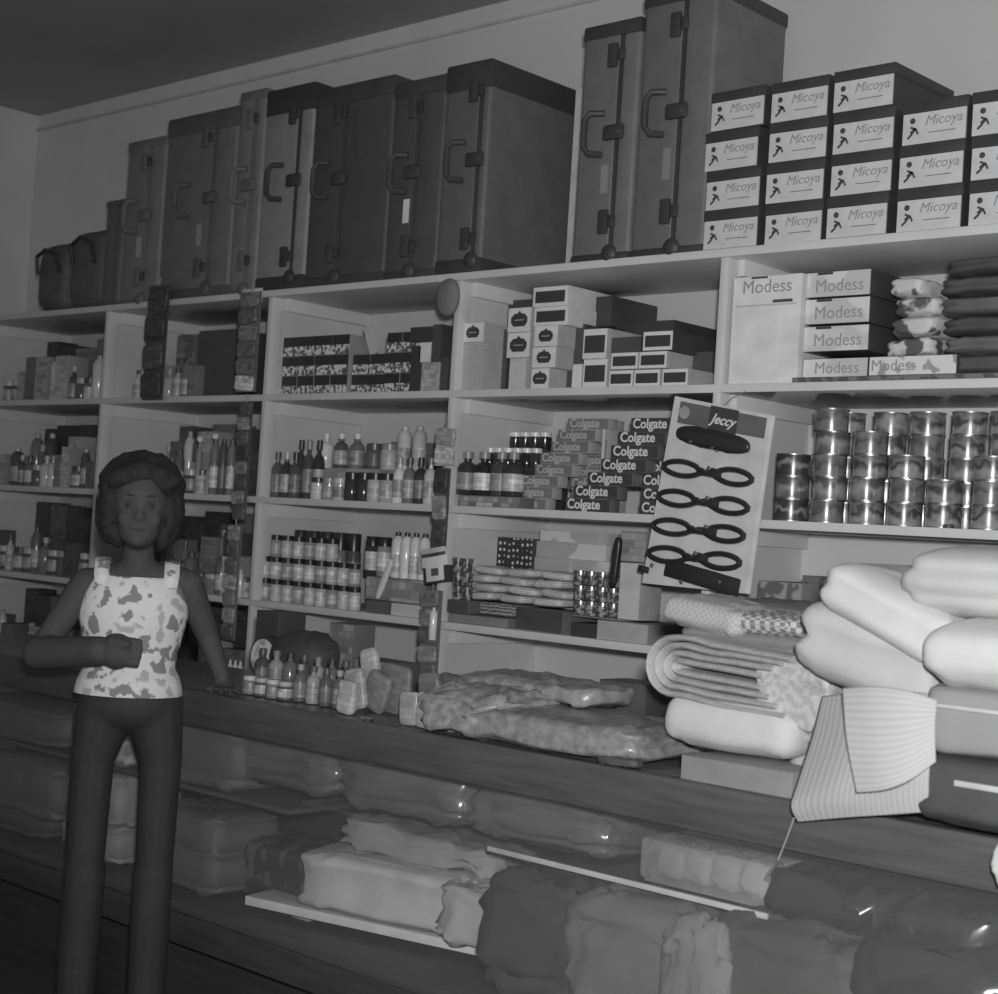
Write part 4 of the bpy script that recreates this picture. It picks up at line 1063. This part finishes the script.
# ------------------------------------------------------------------ towels and cloth heap on the right
TW = plain(.58, .85, bump=.35, bscale=500, var=.05)
TG = plain(.4, .85, bump=.35, bscale=400, var=.06)
def towel(label, px0, px1, py0, py1, Y, d, mat, rot=(0, 0, 0), name='folded_towel', cat='towel', layers=2, g=.07, e1=.6, e2=.22, noise=.006, seed=0, z=None):
    pc, pm = (px0 + px1) / 2, (py0 + py1) / 2
    xa, _ = at(px0, pm, Y); xb, _ = at(px1, pm, Y)
    zt, zb_ = fz(pc, py0, Y), fz(pc, py1, Y)
    if z is not None: zb_ = z
    o = soft(name, mat, None, ((xa + xb) / 2, Y + d / 2, zb_), (xb - xa) / 2, d / 2, (zt - zb_) / 2, rot=rot, layers=layers, g=g, e1=e1, e2=e2, noise=noise, seed=seed)
    return setp(o, label, cat)
towel('smooth white towel with rounded end, lowest left on the flat package', 656, 792, 697, 770, 2.50, .3, TW, layers=1, seed=1, z=CT + .046)
def sweep_bm(path, t, d, bm, y0):
    n = 12
    rings = []
    for i, p in enumerate(path):
        a, b = path[max(i - 1, 0)], path[min(i + 1, len(path) - 1)]
        tg = (Vector(b) - Vector(a)).normalized(); nr = Vector((-tg.y, tg.x))
        ring = []
        for k in range(n):
            w = 2 * math.pi * k / n
            cu, cv = math.cos(w), math.sin(w)
            o_ = math.copysign(abs(cu) ** .6, cu) * t / 2; yy = math.copysign(abs(cv) ** .35, cv) * d / 2
            ring.append(bm.verts.new((p[0] + nr.x * o_, y0 + yy, p[1] + nr.y * o_)))
        rings.append(ring)
    for A, B in zip(rings, rings[1:]):
        for k in range(n): bm.faces.new((A[k], A[(k + 1) % n], B[(k + 1) % n], B[k]))
    bm.faces.new(rings[0]); bm.faces.new(list(reversed(rings[-1])))
xl, xr_ = at(650, 670, 2.53)[0], at(792, 690, 2.53)[0]
zt_, zb2 = fz(720, 636, 2.53), fz(720, 703, 2.53)
Ht = zt_ - zb2
bm = bmesh.new()
NL = 4
tt = Ht / 2 / (NL + .3)
for k in range(NL):
    r_ = Ht / 2 - tt * (k + .55)
    cxx = Ht / 2 + .004 * k
    pth = [((xr_ - xl) - .02 * k, r_ * .95 + .004 * math.sin(k))]
    pth += [(cxx + .16 * f, r_ * (1 + .06 * math.sin(7 * f + k))) for f in (.8, .55, .3, .12)]
    pth += [(cxx - r_ * math.sin(math.pi * q / 10), r_ * math.cos(math.pi * q / 10)) for q in range(11)]
    pth += [(cxx + .16 * f, -r_ * (1 - .05 * math.sin(6 * f + k))) for f in (.12, .3, .55, .8)]
    pth += [((xr_ - xl) - .02 * k, -r_ * .95)]
    sweep_bm(pth, tt * .96, .27 - .006 * k, bm, .14)
coil = obj('folded_towel', bm, plain(.46, .9, bump=.35, bscale=300, var=.12, scale=60), None, loc=(xl, 2.5, (zt_ + zb2) / 2), rot=(0, R(3), 0), angle=60)
setp(coil, 'pale towel with nested coiled folds lying on the smooth white towel', 'towel')
towel('dark grey cloth squeezed between the striped towel and the crocheted towel', 672, 805, 626, 662, 2.56, .26, plain(.2, .9, bump=.4), layers=2, seed=3, name='folded_cloth', cat='cloth', noise=.008)
towel('second dark grey cloth lying behind the crocheted towel', 690, 815, 600, 632, 2.66, .24, plain(.17, .9, bump=.4), layers=2, seed=4, name='folded_cloth', cat='cloth', noise=.008)
cr = towel('knitted towel with a checked crochet edge, topmost left under the strap card', 657, 738, 598, 634, 2.54, .2, patt('check', .36, .46, 160, rough=.9, rnd=False), layers=1, seed=5, rot=(0, R(7), 0))
cr2 = towel('', 730, 800, 613, 637, 2.55, .18, patt('check', .2, .5, 90, rough=.9, rnd=False), layers=1, seed=6)
M_ = cr2.matrix_world.copy()
cr2.name = 'crochet_edge'
for k in ('label', 'category'):
    if k in cr2: del cr2[k]
bpy.context.view_layer.update()
cr2.parent = cr; cr2.matrix_parent_inverse = cr.matrix_world.inverted()
TL = plain(.47, .85, bump=.35, bscale=400, var=.05)
towel('pale folded towel in two layers, middle of the heap under the slanting white towel', 778, 930, 606, 700, 2.44, .28, TL, rot=(0, R(12), 0), layers=2, g=.1, seed=7, noise=.006)
towel('bright white towel slanting down to the right, upper middle of the heap', 798, 945, 578, 645, 2.42, .3, TW, rot=(0, R(22), 0), layers=2, g=.04, seed=8)
towel('large pale towel with curved folds, highest at the right frame edge', 892, 1070, 543, 628, 2.42, .32, TL, layers=3, g=.06, seed=9, e1=.8, noise=.006)
towel('bright white towel below the highest towel at the right frame edge', 914, 1075, 620, 700, 2.36, .32, TW, layers=1, seed=10, e1=.7)
towel('grey checked cloth block under the bright white towel at the right edge', 915, 1075, 690, 765, 2.38, .34, patt('cells', .26, .31, 8, rough=.9, rnd=False), layers=1, seed=11, e1=.3, name='folded_cloth', cat='cloth')
o = box('pale_strip', plain(.5, .7), COL.objects[-1], -.11, .3, -.176, -.168, .078, .085, bev=.002)
towel('dark folded cloth with a pale stripe on the counter at the right frame edge', 905, 1080, 762, 838, 2.37, .34, plain(.07, .6), layers=2, seed=12, e1=.35, name='folded_cloth', cat='cloth', g=.03)
o = box('pale_strip', plain(.5, .6), COL.objects[-1], -.06, .3, -.172, -.166, .07, .08, bev=.002)
towel('pale cloth hidden mostly behind the ribbed hanging cloth, centre of the heap', 780, 925, 688, 800, 2.56, .25, TG, layers=3, seed=13, name='folded_cloth', cat='cloth', z=CT)
towel('crumpled patterned cloth wedged beside the ribbed hanging cloth', 750, 830, 655, 740, 2.52, .14, patt('blotch', .4, .5, 60, rnd=False), layers=2, noise=.015, seed=14, name='crumpled_cloth', cat='cloth')
towel('small white cloth at the right frame edge in front of the counter rail', 990, 1050, 840, 896, 2.34, .08, TW, layers=1, seed=15, name='hanging_cloth', cat='cloth')

def patch(name, mat, grid, th, parent=None, sub=10):
    """cloth through a grid of (px,py,Y) points"""
    rows_ = [[Vector((at(x, y, Y)[0], Y, at(x, y, Y)[1])) for x, y, Y in r] for r in grid]
    def cat_(P, t):
        n = len(P) - 1
        i = min(int(t * n), n - 1); f = t * n - i
        p0, p1, p2, p3 = P[max(i - 1, 0)], P[i], P[i + 1], P[min(i + 2, n)]
        return .5 * ((2 * p1) + (-p0 + p2) * f + (2 * p0 - 5 * p1 + 4 * p2 - p3) * f * f + (-p0 + 3 * p1 - 3 * p2 + p3) * f ** 3)
    nu, nv = sub * (len(rows_[0]) - 1), sub * (len(rows_) - 1)
    bm = bmesh.new()
    uv = bm.loops.layers.uv.new()
    V = []
    for j in range(nv + 1):
        line = [cat_([rw[i] for rw in rows_], j / nv) for i in range(len(rows_[0]))]
        V.append([bm.verts.new(cat_(line, i / nu)) for i in range(nu + 1)])
    for j in range(nv):
        for i in range(nu):
            f = bm.faces.new((V[j][i], V[j][i + 1], V[j + 1][i + 1], V[j + 1][i]))
            for lp, (a, b) in zip(f.loops, ((i, j), (i + 1, j), (i + 1, j + 1), (i, j + 1))):
                lp[uv].uv = (a / nu, b / nv)
    me = bpy.data.meshes.new(name)
    bm.to_mesh(me); bm.free()
    for p in me.polygons: p.use_smooth = True
    me.materials.append(mat)
    o = bpy.data.objects.new(name, me)
    COL.objects.link(o)
    md = o.modifiers.new('thick', 'SOLIDIFY'); md.thickness = th; md.offset = 1
    if parent: o.parent = parent
    return o
def uvribs(v0, v1, n, ax='X'):
    m, nt, b = _base('ribbed_cloth')
    b.inputs['Roughness'].default_value = .9
    uvn = nt.nodes.new('ShaderNodeUVMap')
    w = nt.nodes.new('ShaderNodeTexWave'); w.bands_direction = ax; w.inputs['Scale'].default_value = n; w.inputs['Distortion'].default_value = .3
    r = nt.nodes.new('ShaderNodeMapRange'); r.inputs[3].default_value = v0; r.inputs[4].default_value = v1
    bp = nt.nodes.new('ShaderNodeBump'); bp.inputs['Strength'].default_value = .15; bp.inputs['Distance'].default_value = .003
    L = nt.links.new
    L(uvn.outputs[0], w.inputs['Vector']); L(w.outputs['Fac'], r.inputs[0]); L(r.outputs[0], b.inputs['Base Color'])
    L(w.outputs['Fac'], bp.inputs['Height']); L(bp.outputs[0], b.inputs['Normal'])
    return m
rib = uvribs(.44, .5, 8)
hc = patch('ribbed_cloth', rib, [
    [(822, 696, 2.47), (858, 692, 2.44), (895, 690, 2.42), (932, 694, 2.40)],
    [(812, 735, 2.42), (855, 738, 2.36), (895, 735, 2.35), (934, 728, 2.37)],
    [(797, 782, 2.40), (845, 775, 2.35), (890, 768, 2.34), (930, 762, 2.36)],
    [(790, 806, 2.39), (840, 800, 2.36), (885, 795, 2.36), (928, 790, 2.37)],
    [(797, 822, 2.40), (842, 818, 2.38), (888, 815, 2.38), (929, 812, 2.385)]], .012)
setp(hc, 'ribbed pale cloth draped over the counter edge in the centre of the towel heap', 'cloth')
f2 = patch('cloth_flap', uvribs(.43, .49, 5, 'Y'), [
    [(842, 688, 2.36), (872, 686, 2.345), (905, 690, 2.345), (937, 700, 2.36)],
    [(846, 740, 2.33), (877, 742, 2.32), (907, 738, 2.325), (935, 728, 2.345)],
    [(856, 793, 2.325), (884, 790, 2.315), (910, 780, 2.32), (936, 762, 2.34)]], .008, parent=hc)
thr = obj('loose_thread', tube_bm([(at(794, 818, 2.385)[0], 2.385, at(794, 818, 2.385)[1]), (at(786, 840, 2.40)[0], 2.40, at(786, 840, 2.40)[1]), (at(778, 860, 2.405)[0], 2.405, at(778, 860, 2.405)[1])], .0012, 6), plain(.4, .7), hc)

# ------------------------------------------------------------------ young woman in front of the counter
GX, GY = -3.2535, 2.27
gr = thing('person', 'young woman in floral top and dark trousers standing before the counter, arm across waist', 'person', (GX, GY, 0), R(54.5))
SKIN = plain(.075, .7, spec=.25, var=.05)
def blob(name, parts, mat, vox=.007, smooth=6, parent=gr, disp=None):
    """continuous surface out of tapered capsules / ellipsoids"""
    bm = bmesh.new()
    for p in parts:
        if p[0] == 'c':       # capsule p1,r1,p2,r2,(flatten y)
            _, a, ra, b, rb = p[:5]
            a, b = Vector(a), Vector(b)
            n = max(3, int((b - a).length / min(ra, rb) / .35))
            for i in range(n + 1):
                t = i / n
                r = bmesh.ops.create_icosphere(bm, subdivisions=2, radius=ra + (rb - ra) * t)
                bmesh.ops.translate(bm, verts=r['verts'], vec=a.lerp(b, t))
        else:                 # ellipsoid centre, radii, rotation
            _, c, rad = p[:3]
            ro = p[3] if len(p) > 3 else (0, 0, 0)
            r = bmesh.ops.create_icosphere(bm, subdivisions=3, radius=1)
            from mathutils import Euler
            mt = Matrix.Translation(c) @ Euler(ro).to_matrix().to_4x4() @ Matrix.Diagonal((*rad, 1))
            bmesh.ops.transform(bm, matrix=mt, verts=r['verts'])
    me = bpy.data.meshes.new(name); bm.to_mesh(me); bm.free()
    o = bpy.data.objects.new(name, me); COL.objects.link(o)
    m1 = o.modifiers.new('r', 'REMESH'); m1.mode = 'VOXEL'; m1.voxel_size = vox
    m2 = o.modifiers.new('s', 'SMOOTH'); m2.iterations = smooth; m2.factor = .5
    dg = bpy.context.evaluated_depsgraph_get()
    me2 = bpy.data.meshes.new_from_object(o.evaluated_get(dg))
    bpy.data.objects.remove(o); me2.name = name
    for p in me2.polygons: p.use_smooth = True
    if disp:
        for v in me2.vertices: v.co += disp(v.co, v.normal)
    me2.materials.append(mat)
    o = bpy.data.objects.new(name, me2); COL.objects.link(o)
    if parent: o.parent = parent
    return o
hx0, hz0 = -.017, 1.345       # head centre (front view); front is -Y
body = [
    ('e', (hx0, -.005, hz0 + .02), (.068, .082, .088)),            # cranium
    ('e', (hx0, -.03, hz0 - .038), (.052, .055, .062)),            # face
    ('e', (hx0, -.058, hz0 - .076), (.024, .02, .018)),            # chin
    ('e', (hx0, -.084, hz0 - .022), (.0125, .013, .010)),          # nose
    ('c', (hx0, -.078, hz0 + .006), .007, (hx0, -.087, hz0 - .018), .009),
    ('e', (hx0 - .032, -.058, hz0 - .026), (.02, .018, .02)), ('e', (hx0 + .032, -.058, hz0 - .026), (.02, .018, .02)),
    ('e', (hx0 - .068, .0, hz0 - .015), (.01, .016, .026)), ('e', (hx0 + .068, .0, hz0 - .015), (.01, .016, .026)),
    ('c', (hx0 + .002, .012, hz0 - .06), .037, (-.012, .02, 1.17), .042),   # neck
    ('c', (-.012, .02, 1.175), .05, (-.105, .02, 1.16), .04), ('c', (-.012, .02, 1.175), .05, (.085, .02, 1.17), .04),
    ('e', (-.016, .01, 1.09), (.118, .075, .10)), ('e', (-.018, .012, .99), (.095, .068, .1)), ('e', (-.015, .015, .88), (.115, .085, .08)),
    # right arm (image left): shoulder, elbow, forearm across the waist
    ('c', (-.132, .015, 1.155), .04, (-.222, .0, 1.0), .032), ('c', (-.228, -.015, .985), .042, (-.085, -.15, 1.008), .036),
    ('e', (-.046, -.172, 1.012), (.044, .026, .042), (0, 0, -.4)),
    # left arm (image right): hanging back, hand on the counter
    ('c', (.108, .02, 1.165), .04, (.165, .06, 1.04), .03), ('c', (.165, .06, 1.04), .03, (.205, .03, .945), .022),
    ('e', (.213, .03, .922), (.026, .036, .014)),
    # hips, legs, feet
    ('c', (-.08, .015, .84), .05, (-.088, .01, .46), .04), ('c', (.064, .015, .84), .05, (.071, .01, .46), .04),
    ('c', (-.088, .01, .46), .04, (-.092, .02, .1), .028), ('c', (.071, .01, .46), .04, (.075, .02, .1), .028),
    ('e', (-.094, -.03, .036), (.036, .095, .034)), ('e', (.072, -.03, .036), (.036, .095, .034)),
]
# fingers: right hand curled, left hand on the counter
for i in range(4):
    z = 1.039 - i * .0172
    body += [('c', (-.03, -.182, z), .009, (.008 - .003 * abs(i - 1), -.192, z - .002), .0085), ('c', (.008 - .003 * abs(i - 1), -.192, z - .002), .0085, (-.006, -.166, z - .006), .0075)]
body += [('c', (-.06, -.185, 1.036), .0105, (-.022, -.205, 1.03), .009)]
for i in range(4):
    a = R(-90 + (i - 1.5) * 12)
    L1 = [.034, .04, .037, .029][i]
    p = Vector((.213 + (i - 1.5) * .0125, .0, .918))
    q = p + Vector((math.cos(a), math.sin(a), 0)) * L1
    body += [('c', p, .0075, q, .0065), ('c', q, .0065, q + Vector((math.cos(a) * .018, math.sin(a) * .018, -.006)), .0058)]
body += [('c', (.192, .03, .92), .009, (.172, -.0, .914), .0075)]
def fdisp(co, n):              # eye sockets and mouth line
    d = Vector((0, 0, 0))
    for sx in (-1, 1):
        e = (co - Vector((hx0 + sx * .029, -.08, hz0 + .006)))
        k = math.exp(-(e.x ** 2 / .00022 + e.z ** 2 / .00011 + e.y ** 2 / .0012))
        d += Vector((0, .009 * k, 0))
    e = co - Vector((hx0, -.083, hz0 - .052))
    k = math.exp(-(e.x ** 2 / .0004 + e.z ** 2 / .000008 + e.y ** 2 / .001))
    d += Vector((0, .0035 * k, 0))
    return d
bd = blob('body', body, SKIN, vox=.0055, smooth=4, disp=fdisp)
for sx in (-1, 1):
    c = (hx0 + sx * .029, -.071, hz0 + .006)
    ey = obj('eye', lathe_bm([(0, -.0085), (.006, -.006), (.0085, 0), (.006, .006), (0, .0085)], 14), plain(.1, .7, spec=.1), gr, loc=c, rot=(R(90), 0, 0))
    obj('iris', lathe_bm([(0, 0), (.0045, .0), (.004, .0012), (0, .0018)], 14), plain(.02, .7, spec=.1), ey, loc=(0, 0, .0076))
    bm = tube_bm([(hx0 + sx * (.014 + .006 * i), -.0835 + .0025 * i * i * .45, hz0 + .026 + .004 * math.sin(i / 4 * 3.1)) for i in range(5)], .0025, 6)
    obj('eyebrow', bm, plain(.03, .7), gr)
obj('lips', tube_bm([(hx0 + x, -.0825 + abs(x) * .35, hz0 - .052 + abs(x) * .12) for x in (-.022, -.014, -.006, 0, .006, .014, .022)], .004, 8, radii=[.0015, .0035, .0045, .004, .0045, .0035, .0015]), plain(.055, .6), gr)
from mathutils import noise as NZ
HAIR = plain(.022, .75, bump=.8, bscale=260, var=.3)
def hd_(co, n):
    k = NZ.noise(co * 38) * .006 + NZ.noise(co * 90) * .003
    return n * k
blob('hair', [('e', (hx0, .03, hz0 + .052), (.104, .095, .09)), ('e', (hx0 - .066, .02, hz0 - .005), (.04, .062, .088)), ('e', (hx0 + .066, .02, hz0 - .005), (.04, .062, .088)),
              ('e', (hx0, .045, hz0 - .01), (.088, .07, .095)), ('e', (hx0 - .02, -.042, hz0 + .078), (.066, .038, .034), (0, R(-18), 0)), ('e', (hx0 + .045, -.035, hz0 + .07), (.045, .035, .036), (0, R(25), 0)),
              ('e', (hx0 - .05, .0, hz0 - .07), (.022, .04, .03)), ('e', (hx0 + .058, .0, hz0 - .07), (.022, .04, .03))], HAIR, vox=.006, smooth=3, disp=hd_)
# floral top
def floral():
    m, nt, b = _base('floral_print')
    b.inputs['Roughness'].default_value = .8
    L = nt.links.new
    tc = nt.nodes.new('ShaderNodeTexCoord')
    v = nt.nodes.new('ShaderNodeTexVoronoi'); v.inputs['Scale'].default_value = 18
    n = nt.nodes.new('ShaderNodeTexNoise'); n.inputs['Scale'].default_value = 26; n.inputs['Detail'].default_value = 3
    ad = nt.nodes.new('ShaderNodeMath'); ad.operation = 'ADD'
    L(tc.outputs['Object'], v.inputs['Vector']); L(tc.outputs['Object'], n.inputs['Vector'])
    sc_ = nt.nodes.new('ShaderNodeMath'); sc_.operation = 'MULTIPLY'; sc_.inputs[1].default_value = .35
    L(v.outputs['Distance'], sc_.inputs[0]); L(sc_.outputs[0], ad.inputs[0]); L(n.outputs['Fac'], ad.inputs[1])
    r = nt.nodes.new('ShaderNodeValToRGB'); cr = r.color_ramp
    cr.elements[0].position = .575; cr.elements[0].color = _g(.25)
    cr.elements[1].position = .62; cr.elements[1].color = _g(.72)
    e = cr.elements.new(.80); e.color = _g(.72)
    e = cr.elements.new(.86); e.color = _g(.45)
    L(ad.outputs[0], r.inputs[0]); L(r.outputs[0], b.inputs['Base Color'])
    return m
FLO = floral()
def cutz(o, zmin, zmax):
    bm = bmesh.new(); bm.from_mesh(o.data)
    for z, nrm in ((zmin, -1), (zmax, 1)):
        r = bmesh.ops.bisect_plane(bm, geom=bm.verts[:] + bm.edges[:] + bm.faces[:], plane_co=(0, 0, z), plane_no=(0, 0, nrm), clear_outer=True)
    bm.to_mesh(o.data); bm.free()
    md = o.modifiers.new('thick', 'SOLIDIFY'); md.thickness = .003; md.offset = 1
top = blob('floral_top', [('e', (-.016, .008, 1.09), (.128, .088, .13)), ('e', (-.018, .01, .99), (.110, .084, .12)), ('e', (-.016, .012, .89), (.128, .102, .12)), ('e', (-.016, .01, 1.04), (.118, .084, .1))], FLO, vox=.006, smooth=8)
cutz(top, .895, 1.178)
for sx, x0 in ((-1, -.092), (1, .064)):
    pts = [(x0, -.052, 1.158), (x0 + .004 * sx, -.038, 1.185), (x0 + .004 * sx, -.018, 1.212), (x0 + .004 * sx, .012, 1.222), (x0 + .002 * sx, .05, 1.21), (x0, .07, 1.17)]
    bm = bmesh.new()
    vs_ = [[bm.verts.new((p[0] - .018, p[1], p[2])), bm.verts.new((p[0] + .018, p[1], p[2]))] for p in pts]
    for a, b in zip(vs_, vs_[1:]): bm.faces.new((a[0], a[1], b[1], b[0]))
    s = obj('shoulder_strap', bm, FLO, gr)
    s.modifiers.new('thick', 'SOLIDIFY').thickness = .004
TR = plain(.035, .75, bump=.2, var=.1)
tr = blob('trousers', [('e', (-.011, .015, .875), (.122, .092, .075)), ('c', (-.062, .015, .87), .072, (-.088, .012, .74), .05), ('c', (.046, .015, .87), .072, (.072, .012, .74), .05), ('c', (-.088, .012, .74), .05, (-.09, .01, .46), .044), ('c', (.072, .012, .74), .05, (.073, .01, .46), .044),
                       ('c', (-.088, .01, .46), .048, (-.092, .02, .1), .045), ('c', (.071, .01, .46), .048, (.075, .02, .1), .045)], TR, vox=.007, smooth=5)
cutz(tr, .075, .925)
for sx, x in ((-1, -.094), (1, .072)):
    soft('shoe', plain(.05, .4), gr, (x, -.03, 0), .044, .108, .036, e1=.6, e2=.8)
